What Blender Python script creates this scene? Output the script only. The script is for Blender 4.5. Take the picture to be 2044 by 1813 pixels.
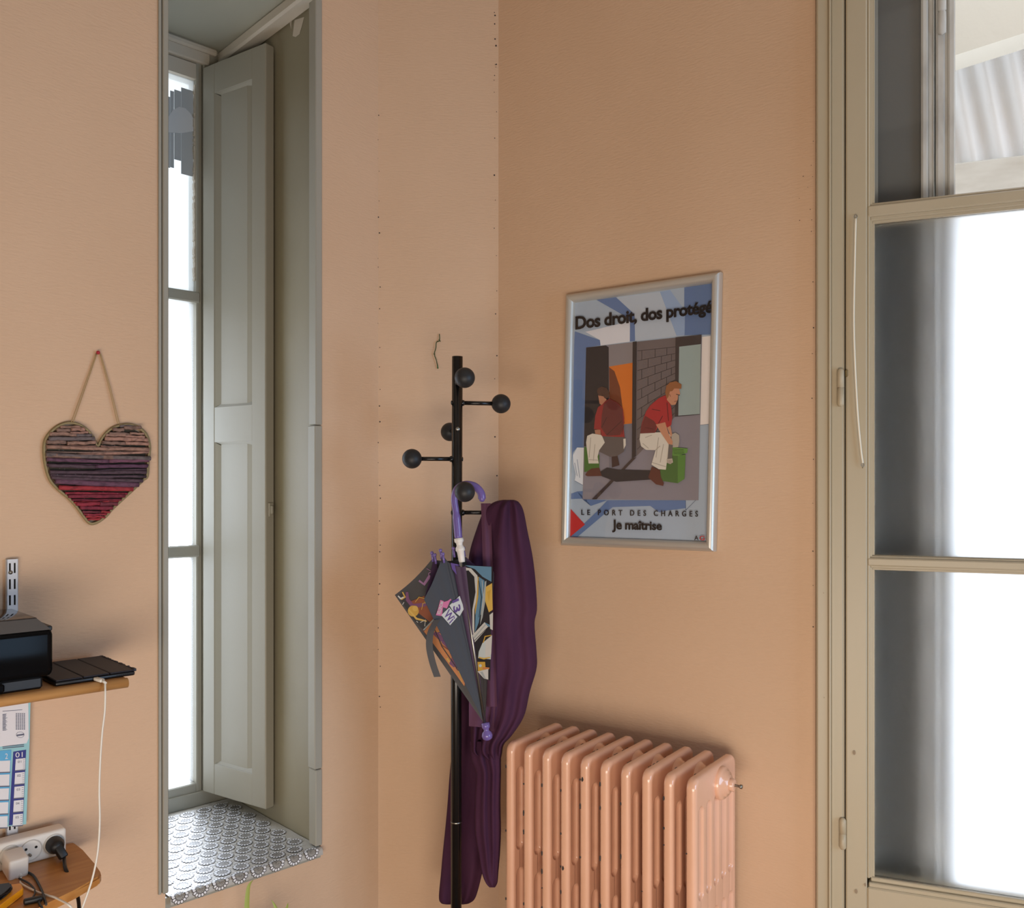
import bpy, bmesh, math, random
import numpy as np
from mathutils import Vector, Matrix
random.seed(7)
S = bpy.context.scene
COL = S.collection
for o in list(bpy.data.objects): bpy.data.objects.remove(o)

# ------------------------------------------------------------------ camera
F_PX, CX, HY, CAMZ = 1750.0, 1022.0, 970.0, 1.45
cam = bpy.data.cameras.new('camera'); co = bpy.data.objects.new('camera', cam); COL.objects.link(co)
co.location = (0, 0, CAMZ); co.rotation_euler = (math.pi/2, 0, 0)
cam.sensor_width = 36.0; cam.lens = F_PX/2044*36.0
cam.shift_y = (HY-906.5)/2044; cam.clip_start = 0.02
S.camera = co

# ------------------------------------------------------------------ world, lights, exposure
S.view_settings.view_transform = 'Standard'; S.view_settings.look = 'None'
S.view_settings.gamma = 1; S.view_settings.use_curve_mapping = False
S.view_settings.exposure = 0.03
w = bpy.data.worlds.new('sky'); S.world = w; w.use_nodes = True
w.node_tree.nodes['Background'].inputs[0].default_value = (0.90, 0.95, 1.0, 1)
w.node_tree.nodes['Background'].inputs[1].default_value = 2.1

def area(name, loc, target, sx, sy, power, col):
    l = bpy.data.lights.new(name, 'AREA'); l.shape = 'RECTANGLE'; l.size = sx; l.size_y = sy
    l.energy = power; l.color = col
    o = bpy.data.objects.new(name, l); COL.objects.link(o); o.location = loc
    o.rotation_euler = (Vector(target)-Vector(loc)).to_track_quat('-Z', 'Y').to_euler()
    return o
area('fill_light_back', (-0.05, -0.6, 0.48), (0.25, 2.3, 0.58), 2.0, 0.8, 46, (1.0, 0.89, 0.77))  # added low fill behind the camera to brighten the lower walls, no window there
area('fill_light_ceiling', (0.1, 0.1, 3.2), (0.1, 0.25, 0), 1.0, 1.0, 1, (1.0, 0.90, 0.78))  # added weak overhead fill, not a known lamp of the room
area('fill_light_side', (2.45, 0.2, 1.25), (-1.0, 2.0, 1.1), 1.2, 1.5, 40, (0.42, 0.68, 1.0))  # added cool fill towards the left wall, no window is built here
NICHE_LIGHT = 56

# ------------------------------------------------------------------ frames of reference
class Frame:
    """x along the wall (to the right seen from the room), y into the wall, z up; origin on the wall at floor level"""
    def __init__(s, O, ex):
        s.O = np.array(O, float); e = np.array(ex, float); s.ex = e/np.linalg.norm(e)
        s.ey = np.array((-s.ex[1], s.ex[0]))
        s.M = Matrix(((s.ex[0], s.ey[0], 0, s.O[0]), (s.ex[1], s.ey[1], 0, s.O[1]), (0, 0, 1, 0), (0, 0, 0, 1)))
    def at(s, px, py, d=0.0):
        """where the sight line of a photo pixel meets the plane at depth d behind the wall face"""
        u = (px-CX)/F_PX; r = np.array((u, 1.0))
        t = (np.dot(s.O, s.ey)+d)/np.dot(r, s.ey)
        p = r*t-s.O
        return Vector((float(np.dot(p, s.ex)), d, CAMZ-(py-HY)/F_PX*t))
    def a(s, px, d=0.0): return s.at(px, HY, d).x
    def loc(s, P):
        q = np.array((P[0], P[1]))-s.O
        return Vector((float(np.dot(q, s.ex)), float(np.dot(q, s.ey)), P[2]))
    def world(s, v): return s.M @ Vector(v)
def P(px, py, Y):
    return Vector(((px-CX)/F_PX*Y, Y, CAMZ-(py-HY)/F_PX*Y))
WORLD = Frame((0, 0), (1, 0))
dirL = np.array(((2850-CX)/F_PX, 1.0)); dirL /= np.linalg.norm(dirL)      # left wall, receding to the right
dirR = np.array(((CX+1500)/F_PX, -1.0)); dirR /= np.linalg.norm(dirR)     # right wall, coming nearer to the right
pR = np.array(((1285-CX)/F_PX*2.25, 2.25))
def meet(p, d, px):
    u = (px-CX)/F_PX
    t = (p[0]-u*p[1])/(u*d[1]-d[0])
    return p+d*t
C2 = meet(pR, dirR, 995)                       # chamfer meets the right wall
dirC = dirL+dirR; dirC /= np.linalg.norm(dirC)
C1 = meet(C2, dirC, 755)                       # chamfer meets the left wall
FL, FC, FR = Frame(C1, dirL), Frame(C1, dirC), Frame(C2, dirR)
W0 = meet(pR, dirR, 1628)
FW = Frame(W0, ((CX+3400)/F_PX, -1.0))         # the casement frame sits a little splayed in its opening

# ------------------------------------------------------------------ materials
def lin(c):
    f = lambda v: (v/12.92 if v <= .04045 else ((v+.055)/1.055)**2.4)
    return tuple(f(x/255.0) for x in c)
MATS = {}
def mat(name, col, rough=.6, metal=0, spec=.5, bump=None, var=None, coat=0, sub=None):
    """bump: (scale xyz, strength, distance, detail)  var: (other colour, scale xyz, contrast lo, hi)"""
    if name in MATS: return MATS[name]
    m = bpy.data.materials.new(name); m.use_nodes = True; nt = m.node_tree; b = nt.nodes['Principled BSDF']
    b.inputs['Base Color'].default_value = (*lin(col), 1); b.inputs['Roughness'].default_value = rough
    b.inputs['Metallic'].default_value = metal; b.inputs['Specular IOR Level'].default_value = spec
    b.inputs['Coat Weight'].default_value = coat
    if bump or var:
        tc = nt.nodes.new('ShaderNodeTexCoord')
    def noise(sc, det=3):
        mp = nt.nodes.new('ShaderNodeMapping'); mp.inputs['Scale'].default_value = sc
        nt.links.new(tc.outputs['Object'], mp.inputs[0])
        n = nt.nodes.new('ShaderNodeTexNoise'); n.inputs['Scale'].default_value = 1; n.inputs['Detail'].default_value = det
        nt.links.new(mp.outputs[0], n.inputs['Vector']); return n
    if bump:
        n = noise(bump[0], bump[3] if len(bump) > 3 else 3)
        bp = nt.nodes.new('ShaderNodeBump'); bp.inputs['Strength'].default_value = bump[1]; bp.inputs['Distance'].default_value = bump[2]
        nt.links.new(n.outputs[0], bp.inputs['Height']); nt.links.new(bp.outputs[0], b.inputs['Normal'])
    if var:
        n = noise(var[1], 4)
        mr = nt.nodes.new('ShaderNodeMapRange'); mr.inputs[1].default_value = var[2]; mr.inputs[2].default_value = var[3]
        nt.links.new(n.outputs[0], mr.inputs[0])
        mx = nt.nodes.new('ShaderNodeMix'); mx.data_type = 'RGBA'
        mx.inputs[6].default_value = (*lin(col), 1); mx.inputs[7].default_value = (*lin(var[0]), 1)
        nt.links.new(mr.outputs[0], mx.inputs[0]); nt.links.new(mx.outputs[2], b.inputs['Base Color'])
    MATS[name] = m; return m

def glass(name, transp, kind, col=(255, 255, 255), rough=.2):
    m = bpy.data.materials.new(name); m.use_nodes = True; nt = m.node_tree; nt.nodes.clear()
    out = nt.nodes.new('ShaderNodeOutputMaterial'); mx = nt.nodes.new('ShaderNodeMixShader'); mx.inputs[0].default_value = transp
    t = nt.nodes.new('ShaderNodeBsdfTransparent')
    if kind == 'clear':
        k = nt.nodes.new('ShaderNodeBsdfGlossy'); k.inputs['Roughness'].default_value = .03
    elif kind == 'milk':
        k = nt.nodes.new('ShaderNodeBsdfTranslucent')
    else:
        k = nt.nodes.new('ShaderNodeBsdfRefraction'); k.inputs['Roughness'].default_value = rough; k.inputs['IOR'].default_value = 1.45
    k.inputs['Color'].default_value = (*lin(col), 1)
    nt.links.new(k.outputs[0], mx.inputs[1]); nt.links.new(t.outputs[0], mx.inputs[2]); nt.links.new(mx.outputs[0], out.inputs[0])
    MATS[name] = m; return m

M_WALL = mat('salmon_wallpaper', (217, 184, 154), .75, spec=.25, bump=((55, 55, 210), .5, .003, 4), var=((208, 174, 143), (1.3, 1.3, 1.1), .35, .7))
M_BACKW = mat('cream_wall', (214, 206, 194), .8)
M_PAINT = mat('grey_green_paint', (142, 134, 112), .5, spec=.35, bump=((60, 60, 60), .12, .002), var=((132, 124, 101), (3, 3, 2), .4, .7))
M_SHUT = mat('shutter_paint', (146, 142, 129), .5, spec=.4, bump=((80, 80, 30), .1, .002))
M_FRAME = mat('beige_window_paint', (182, 167, 140), .42, spec=.4, bump=((70, 70, 25), .12, .002), var=((180, 164, 135), (4, 4, 2), .45, .7))
M_WFRAME = mat('grey_window_paint', (158, 155, 143), .5, spec=.35, bump=((70, 70, 25), .1, .002))
M_CEILN = mat('niche_ceiling_paint', (165, 163, 148), .6, bump=((9, 9, 9), .2, .004))
M_MOULD = mat('pale_moulding_paint', (196, 186, 170), .5, bump=((60, 60, 60), .1, .002))
M_CEIL = mat('white_ceiling', (225, 215, 200), .8)
M_FLOOR = mat('wood_floor', (140, 105, 75), .5, var=((115, 84, 58), (3, 30, 1), .4, .6))
M_BLACK = mat('black_enamel', (16, 16, 16), .22, spec=.5)
M_BALL = mat('black_ball', (36, 36, 37), .48, spec=.4, bump=((300, 300, 300), .15, .0005))
M_DARK = mat('dark_gap', (28, 24, 20), .9)
M_STEEL = mat('dull_steel', (150, 148, 140), .35, metal=1)
M_RAD = mat('salmon_radiator_enamel', (236, 184, 154), .2, spec=.5, coat=.5, bump=((40, 40, 40), .12, .002), var=((228, 176, 144), (5, 5, 5), .4, .7))
M_CHIP = mat('chipped_paint', (60, 52, 50), .8)

# ------------------------------------------------------------------ mesh builder
class B:
    def __init__(s): s.bm = bmesh.new(); s.mi = 0
    def _done(s, faces, smooth):
        for f in faces: f.material_index = s.mi; f.smooth = smooth
        return faces
    def box(s, x0, x1, y0, y1, z0, z1, bevel=0, seg=1):
        t = bmesh.new()
        bmesh.ops.create_cube(t, size=1)
        for v in t.verts:
            v.co = Vector(((x0+x1)/2+v.co.x*(x1-x0), (y0+y1)/2+v.co.y*(y1-y0), (z0+z1)/2+v.co.z*(z1-z0)))
        if bevel: bmesh.ops.bevel(t, geom=list(t.edges), offset=bevel, segments=seg, affect='EDGES', profile=.5)
        s.merge(t, seg > 1); return s
    def merge(s, t, smooth=False):
        vs = {v: s.bm.verts.new(v.co) for v in t.verts}
        fs = []
        for f in t.faces:
            try: fs.append(s.bm.faces.new([vs[v] for v in f.verts]))
            except ValueError: pass
        s._done(fs, smooth); t.free()
    def obox(s, c, ax, ay, az, hx, hy, hz, bevel=0, seg=1):
        """box about centre c along three axes"""
        ax, ay, az = [Vector(q).normalized() for q in (ax, ay, az)]
        t = bmesh.new(); bmesh.ops.create_cube(t, size=2)
        for v in t.verts: v.co = Vector((v.co.x*hx, v.co.y*hy, v.co.z*hz))
        if bevel: bmesh.ops.bevel(t, geom=list(t.edges), offset=bevel, segments=seg, affect='EDGES', profile=.5)
        for v in t.verts: v.co = Vector(c)+ax*v.co.x+ay*v.co.y+az*v.co.z
        s.merge(t, seg > 1); return s
    def poly(s, pts, smooth=False):
        s._done([s.bm.faces.new([s.bm.verts.new(Vector(p)) for p in pts])], smooth); return s
    def prism(s, pts, off):
        """flat outline (3-d points) thickened by the vector off"""
        off = Vector(off); a = [s.bm.verts.new(Vector(p)) for p in pts]; b = [s.bm.verts.new(Vector(p)+off) for p in pts]
        n = len(a); fs = [s.bm.faces.new(a), s.bm.faces.new(b[::-1])]
        for i in range(n): fs.append(s.bm.faces.new((a[(i+1) % n], a[i], b[i], b[(i+1) % n])))
        s._done(fs, False); return s
    def grid(s, rows, closed=False, smooth=True):
        V = [[s.bm.verts.new(Vector(p)) for p in r] for r in rows]; fs = []
        for i in range(len(V)-1):
            n = len(V[i])
            for j in range(n if closed else n-1):
                k = (j+1) % n
                try: fs.append(s.bm.faces.new((V[i][j], V[i][k], V[i+1][k], V[i+1][j])))
                except ValueError: pass
        s._done(fs, smooth); return V
    def tube(s, pts, r, n=10, caps=True):
        pts = [Vector(p) for p in pts]; m = len(pts)
        rs = r if isinstance(r, (list, tuple)) else [r]*m
        T = [(pts[min(i+1, m-1)]-pts[max(i-1, 0)]).normalized() for i in range(m)]
        up = Vector((0, 0, 1)) if abs(T[0].z) < .9 else Vector((1, 0, 0))
        N = (up-T[0]*up.dot(T[0])).normalized(); rows = []
        for i in range(m):
            N = (N-T[i]*N.dot(T[i])).normalized(); Bn = T[i].cross(N)
            rows.append([pts[i]+(N*math.cos(2*math.pi*k/n)+Bn*math.sin(2*math.pi*k/n))*rs[i] for k in range(n)])
        V = s.grid(rows, True)
        if caps:
            s._done([s.bm.faces.new(V[0][::-1]), s.bm.faces.new(V[-1])], False)
        return s
    def lathe(s, prof, c, axis, n=24):
        """prof: (radius, height along axis)"""
        c = Vector(c); ax = Vector(axis).normalized()
        up = Vector((0, 0, 1)) if abs(ax.z) < .9 else Vector((1, 0, 0))
        N = (up-ax*up.dot(ax)).normalized(); Bn = ax.cross(N)
        rows = [[c+ax*h+(N*math.cos(2*math.pi*k/n)+Bn*math.sin(2*math.pi*k/n))*max(r, 1e-5) for k in range(n)] for r, h in prof]
        s.grid(rows, True); return s
    def ball(s, c, r, n=24, sc=(1, 1, 1)):
        t = bmesh.new(); bmesh.ops.create_uvsphere(t, u_segments=n, v_segments=n//2+2, radius=r)
        for v in t.verts: v.co = Vector((v.co.x*sc[0], v.co.y*sc[1], v.co.z*sc[2]))+Vector(c)
        s.merge(t, True); return s
    def mesh(s, name, base=(0, 0, 0)):
        b = Vector(base)
        for v in s.bm.verts: v.co -= b
        bmesh.ops.recalc_face_normals(s.bm, faces=s.bm.faces)
        me = bpy.data.meshes.new(name); s.bm.to_mesh(me); s.bm.free(); return me

BASE = {}
def setmats(me, m):
    for x in (m if isinstance(m, (list, tuple)) else [m]): me.materials.append(x)
def struct(name, b, m, frame=WORLD, parent=None, label=None):
    me = b.mesh(name); setmats(me, m); o = bpy.data.objects.new(name, me); COL.objects.link(o)
    o.matrix_world = frame.M; o['kind'] = 'structure'
    if label: o['label'] = label
    BASE[o] = Vector((0, 0, 0)); return o
def thing(name, label, cat, frame=WORLD, base=(0, 0, 0), group=None, kind=None):
    o = bpy.data.objects.new(name, None); COL.objects.link(o); o.empty_display_size = .05
    o.matrix_world = frame.M @ Matrix.Translation(Vector(base))
    o['label'] = label
    if cat: o['category'] = cat
    if group: o['group'] = group
    if kind: o['kind'] = kind
    BASE[o] = Vector(base); return o
def part(name, b, m, parent, label=None, stuff=False):
    me = b.mesh(name, BASE[parent]); setmats(me, m)
    o = bpy.data.objects.new(name, me); COL.objects.link(o); o.parent = parent; BASE[o] = BASE[parent]
    if label: o['label'] = label
    if stuff: o['kind'] = 'stuff'
    return o
def single(name, b, m, label, cat, frame=WORLD, base=(0, 0, 0), group=None):
    me = b.mesh(name, base); setmats(me, m); o = bpy.data.objects.new(name, me); COL.objects.link(o)
    o.matrix_world = frame.M @ Matrix.Translation(Vector(base)); o['label'] = label; o['category'] = cat
    if group: o['group'] = group
    BASE[o] = Vector(base); return o
def text_tris(body, bold=.0, space=1.0):
    """outline of a piece of lettering as normalised triangles (0..1 in its own box)"""
    cu = bpy.data.curves.new('lettering', 'FONT'); cu.body = body; cu.offset = bold; cu.space_character = space
    cu.resolution_u = 3
    o = bpy.data.objects.new('lettering', cu); COL.objects.link(o)
    bpy.context.view_layer.update()
    dg = bpy.context.evaluated_depsgraph_get(); me = bpy.data.meshes.new_from_object(o.evaluated_get(dg))
    bpy.data.objects.remove(o); bpy.data.curves.remove(cu)
    v = np.array([x.co[:2] for x in me.vertices]); lo, hi = v.min(0), v.max(0); v = (v-lo)/(hi-lo)
    fs = [tuple(p.vertices) for p in me.polygons]; bpy.data.meshes.remove(me)
    return v, fs
def lettering(b, body, quad, place, bold=.0, space=1.0, strike=((0, 0),)):
    """quad: BL, BR, TR, TL in some 2-d plane, place maps such a point to 3-d"""
    v, fs = text_tris(body, bold, space)
    q = [np.array(x, float) for x in quad]
    for dx, dy in strike:
        vs = []
        for s_, t_ in v:
            p = (q[0]*(1-s_)+q[1]*s_)*(1-t_)+(q[3]*(1-s_)+q[2]*s_)*t_
            vs.append(b.bm.verts.new(Vector(place(p+np.array((dx, dy))))))
        for f in fs:
            try: ff = b.bm.faces.new([vs[i] for i in f]); ff.material_index = b.mi
            except ValueError: pass

# ------------------------------------------------------------------ room shell
CEIL = 3.3
aO0, aO1 = FL.a(330), FL.a(640)            # niche opening along the left wall
ND = 0.532                                 # depth of the niche
zS = FL.at(638, 1690).z                    # top of the niche floor
zN = FL.at(447, 112, ND).z                 # niche ceiling
b = B()
b.box(-3.6, aO0, 0, .019, 0, CEIL); b.box(aO0, aO1, 0, .019, 0, zS-.03); b.box(aO0, aO1, 0, .019, zN, CEIL); b.box(aO1, .02, 0, .019, 0, CEIL)
wl = struct('wall_left', b, M_WALL, FL, label='salmon papered wall with the tall window niche')
lc = float(np.linalg.norm(C2-C1))
b = B(); b.box(0, lc, 0, .1, 0, CEIL); wc = struct('wall_corner', b, M_WALL, FC, label='salmon papered chamfer closing the corner behind the coat rack')
aW = FR.a(1628)
zB, zT = .40, 2.95                         # right window opening
b = B(); b.box(-.03, aW, 0, .10, 0, CEIL); b.box(aW, aW+1.15, 0, .1, 0, zB); b.box(aW, aW+1.15, 0, .1, zT, CEIL); b.box(aW+1.15, 3.4, 0, .10, 0, CEIL)
b.box(aW+1.15, aW+1.2, 0, .5, 0, CEIL)
wr = struct('wall_right', b, M_WALL, FR, label='salmon papered wall behind the poster and the radiator')
Lend = C1-dirL*3.6; Rend = C2+dirR*3.4
outline = [(C1[0], C1[1]), (C2[0], C2[1]), (Rend[0], Rend[1]), (2.9, -2.1), (-2.9, -2.1), (Lend[0], Lend[1])]
b = B(); b.prism([(x, y, 0) for x, y in outline], (0, 0, -.05)); struct('floor', b, M_FLOOR, label='brown wooden floor')
b = B(); b.prism([(x, y, CEIL) for x, y in outline], (0, 0, .05)); struct('ceiling', b, M_CEIL, label='white ceiling')
for nm, p, q in (('wall_back', (2.9, -2.1), (-2.9, -2.1)), ('wall_side_right', Rend, (2.9, -2.1)), ('wall_side_left', (-2.9, -2.1), Lend)):
    b = B(); b.prism([(p[0], p[1], 0), (q[0], q[1], 0), (q[0], q[1], CEIL), (p[0], p[1], CEIL)], (0, -.05 if nm == 'wall_back' else 0, 0) if nm == 'wall_back' else (.05 if 'right' in nm else -.05, 0, 0))
    struct(nm, b, M_BACKW)
# pin holes along the paper seams of the corner
def specks(frame, pts, parent):
    b = B()
    for px, py, r in pts:
        c = frame.at(px, py, -.0008); rr = r*c_scale(frame, c)
        b.poly([c+Vector((rr*math.cos(k*1.047), 0, rr*math.sin(k*1.047))) for k in range(6)])
    part('pin_holes', b, M_CHIP, parent, stuff=True)
def c_scale(frame, c): return frame.world(c).y/F_PX
specks(FC, [(757+random.uniform(-3, 3), y+random.uniform(-14, 14), random.uniform(.7, 1.6)) for y in range(240, 1440, 38)]
       + [(990+random.uniform(-4, 2), y+random.uniform(-14, 14), random.uniform(.8, 1.8)) for y in list(range(20, 200, 14))+list(range(220, 1000, 60))], wc)
specks(FR, [(1622+random.uniform(-2, 2), y+random.uniform(-25, 25), random.uniform(.7, 1.5)) for y in range(270, 1300, 90)]
       + [(1600+random.uniform(-8, 20), y, random.uniform(.6, 1.1)) for y in range(330, 480, 22)], wr)

# niche: reveals, ceiling, floor, trims
b = B(); b.box(aO1, aO1+.06, .02, ND, zS-.05, zN); b.box(aO0-.06, aO0, .02, ND, zS-.05, zN)
b.mi = 1
for pts in ([(577, 40), (583, 36), (581, 58)], [(584, 72), (588, 40), (600, 36), (607, 34), (603, 50), (598, 68), (590, 74)]):
    qs = []
    for px, py in pts:                      # flaked paint near the top of the right reveal
        u = (px-CX)/F_PX; g = FL.ex; o = FL.O+g*(aO1-.001)
        t = np.dot(o, g)/np.dot(np.array((u, 1.0)), g); w_ = FL.loc((u*t, t, CAMZ-(py-HY)/F_PX*t)); qs.append(w_)
    b.poly(qs)
struct('wall_niche', b, [M_PAINT, M_MOULD], FL, label='grey green painted reveals of the window niche')
b = B(); b.box(aO0-.06, aO1+.06, .02, ND, zN, zN+.05); struct('ceiling_niche', b, M_CEILN, FL, label='grey ceiling of the window niche')
b = B(); b.box(aO0, aO1, 0.0, ND+.03, zS-.03, zS-.004); struct('trim_1', b, M_WFRAME, FL, label='niche floor board under the lace cloth')
zLb = FL.at(325, 1782).z
b = B(); x0, x1 = FL.a(315), FL.a(332)
b.box(x0, x0+.006, -.006, .03, zLb, CEIL); b.box(x0+.008, x1+.001, -.012, .03, zLb, CEIL, .002)
struct('trim_2', b, M_WFRAME, FL, label='grey wooden edge strip left of the niche')
b = B(); x0, x1 = FL.a(628), FL.a(641); zj1, zj2, zb = FL.at(635, 850).z, FL.at(635, 1535).z, FL.at(640, 1686).z
for p, q, e in ((zj1+.002, CEIL, .0), (zj2+.001, zj1, .003), (zb, zj2-.001, .0)):
    b.box(x0-e, x1, -.006, .03, p, q, .002)
struct('trim_3', b, M_WFRAME, FL, label='grey wooden edge strip right of the niche')
b = B(); b.box(aO1-.045, aO1, .0, ND, zN-.035, zN, .006); struct('trim_4', b, M_MOULD, FL, label='pale moulding along the niche ceiling')

# ------------------------------------------------------------------ niche window with its inside shutter
dG = ND
w1 = thing('window_1', 'tall grey window in the niche with a half open panelled shutter', None, FL, (aO0, ND, zS), kind='structure')
aJ, aK = FL.a(390, dG), aO1+.03
zp = lambda y: FL.at(388, y, dG).z
b = B(); b.box(aJ, aJ+.018, dG-.006, dG+.05, zS-.02, zN+.02, .002); b.box(aJ+.02, aK, dG-.012, dG+.05, zS-.02, zN+.02, .003); part('jamb', b, M_WFRAME, w1)
b = B(); b.box(aO0-.02, aJ+.001, dG-.004, dG+.05, zp(158), zp(128)); b.box(aO0-.02, aJ+.04, dG-.018, dG+.05, zp(126), zN+.0, .004)
b.box(aO0-.02, aJ+.06, dG-.028, dG+.05, zp(95)-.015, zN+.0, .006); part('head_rail', b, M_MOULD, w1)
b = B(); b.box(aO0-.02, aJ+.001, dG-.006, dG+.05, zS-.02, zp(1563), .003); b.box(aO0-.02, aK, dG-.014, dG+.05, zS-.02, zp(1580), .003); part('bottom_rail', b, M_WFRAME, w1)
for y0, y1 in ((583, 605), (1088, 1112)):
    b = B(); b.box(aO0-.02, aJ+.012, dG-.010, dG+.03, zp(y1), zp(y0), .004); part('muntin', b, M_WFRAME, w1)
G_NICHE = glass('frosted_niche_glass', .82, 'milk', (240, 246, 255))
G_CLEAR = glass('clear_glass', .985, 'clear')
G_DIRTY = glass('streaked_glass', .45, 'milk', (200, 205, 207))
for k, (y0, y1) in enumerate(((158, 583), (605, 1088), (1112, 1563))):
    b = B(); b.box(aO0-.02, aJ+.002, dG+.012, dG+.016, zp(y1), zp(y0)); part('pane', b, G_DIRTY if k == 0 else G_NICHE, w1)
b = B()
zz = zp(560); i = 0
while zz < zp(170):                           # ragged putty line along the panes
    h = random.uniform(.004, .012); b.box(aJ-random.uniform(.0015, .005), aJ+.002, dG-.001, dG+.011, zz, zz+h); zz += h
part('putty', b, M_MOULD, w1)
# shutter leaf: hinged at the jamb, swung into the niche
hp = FL.world(FL.at(405, 900, dG-.03)); zs0 = CAMZ-(1580-HY)/F_PX*hp.y; zs1 = CAMZ-(135-HY)/F_PX*hp.y
Yf = (CAMZ-zs0)*F_PX/(1617-HY); fp = P(530, 970, Yf)
FS = Frame((hp.x, hp.y), (fp.x-hp.x, fp.y-hp.y)); LW = math.hypot(fp.x-hp.x, fp.y-hp.y)
sa = lambda px: FS.a(px, 0)
sz = lambda px, y: FS.at(px, y, 0).z
sh = B(); sh.box(.001, LW-.001, .019, .021, zs0+.001, zs1-.001)
def sub(name, fill, m, parent, frame_from=FS):
    """mesh drawn in frame FS, hung under a parent that lives in FL"""
    b = B(); fill(b)
    for v in b.bm.verts: v.co = FL.loc(FS.world(v.co))
    return part(name, b, m, parent)
shut = sub('shutter', lambda b: b.box(.001, LW-.001, .014, .026, zs0+.001, zs1-.001), M_SHUT, w1)
x1, x2 = sa(428), sa(502)
zt1, zt2 = sz(465, 172), sz(465, 810)
zt3, zt4 = sz(465, 882), sz(465, 1535)
for xa, xb in ((0, x1), (x2, LW)): sub('stile', lambda b: b.box(xa, xb, 0, .032, zs0, zs1, .0025), M_SHUT, shut)
for za, zb_ in ((zt1, zs1), (zt3, zt2), (zs0, zt4)): sub('rail', lambda b: b.box(x1-.002, x2+.002, .001, .031, za, zb_, .0015), M_SHUT, shut)
for za, zb_ in ((zt2, zt1), (zt4, zt3)):
    def fill(b):
        b.box(x1+.018, x2-.03, .0105, .015, za+.002, zb_-.002)
        b.prism([(x2-.031, .0105, za+.002), (x2+.001, .0165, za+.002), (x2+.001, .0165, zb_-.002), (x2-.031, .0105, zb_-.002)], (0, .004, 0))
        b.prism([(x1, .002, za), (x1+.018, .012, za+.01), (x1+.018, .012, zb_-.01), (x1, .002, zb_)], (0, .004, 0))
        b.prism([(x1, .004, za), (x2, .004, za), (x2, .016, za+.012), (x1+.018, .012, za+.01)], (0, .004, 0))
        b.prism([(x1, .004, zb_), (x2, .004, zb_), (x2, .016, zb_-.012), (x1+.018, .012, zb_-.006)], (0, .004, 0))
    sub('panel', fill, M_SHUT, shut)
zl = sz(530, 1018)
sub('latch', lambda b: (b.box(LW-.002, LW+.006, .008, .024, zl-.02, zl+.02, .002), b.box(LW+.004, LW+.012, .012, .02, zl-.012, zl+.012, .002)), M_SHUT, shut)

ctr = FL.world(Vector((aJ+.16, ND+.60, zS+1.0))); tgt = FL.world(Vector((aO0+.08, .2, zS)))
area('window_light_niche', ctr, tgt, .16, .7, NICHE_LIGHT, (.76, .85, 1.0))
# grey strips stuck on the top pane
M_STRIP = mat('grey_card', (178, 184, 188), .8); M_STRIP2 = mat('pale_grey_card', (205, 209, 213), .8)
st = thing('paper_strips', 'grey paper strips stuck on the top pane of the niche window', 'paper', FL, (aJ-.03, dG+.010, zp(340)))
for k, (xa, xb, ya, yb) in enumerate(((326, 342, 192, 334), (342, 350, 181, 334), (350, 364, 181, 320), (364, 391, 181, 352))):
    b = B(); b.box(FL.a(xa, dG)+.0004, FL.a(xb, dG)-.0004-(.004 if k == 3 else 0), dG+.008+.0006*(k % 2), dG+.0095+.0006*(k % 2), FL.at(xb, yb, dG).z, FL.at(xb, ya, dG).z); part('strip', b, M_STRIP, st)
b = B(); pts = [FL.at(px, py, dG+.0068) for px, py in ((334, 264), (334, 236), (345, 220), (358, 213), (370, 216), (380, 226), (388, 240), (386, 262), (362, 266))]
b.prism(pts, (0, .0008, 0)); part('arch_patch', b, M_STRIP2, st, 'paler arch shaped patch')

# ------------------------------------------------------------------ lace cloth on the niche floor
M_CLOTH = mat('grey_oilcloth', (182, 177, 168), .35, bump=((90, 90, 90), .3, .002)); M_LACE = mat('white_lace_print', (236, 236, 238), .35); M_LACED = mat('dark_lace_outline', (72, 66, 64), .5); M_LACEC = mat('grey_rosette_centre', (168, 164, 158), .4)
aC0, aC1 = aO0+.006, aO1-.003
dF = -.012
cl = thing('lace_cloth', 'lace patterned oilcloth with scalloped edge lying on the niche floor', 'cloth', FL, (aC0, dF, zS-.004))
b = B()
rows = []
for i in range(24):
    d = dF+(ND-dF-.02)*i/23
    rows.append([(aC0+(aC1-aC0)*j/20, d, zS+.0003*math.sin(j*1.3+i*.8)+.0003*math.sin(i*1.9-j*.6)) for j in range(21)])
drop = [[(aC0+(aC1-aC0)*j/20, dF-.004, zS-.006) for j in range(21)], [(aC0+(aC1-aC0)*j/20, dF-.005, zS-.017) for j in range(21)]]
b.grid(drop[::-1]+rows); part('cloth_sheet', b, M_CLOTH, cl)
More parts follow.
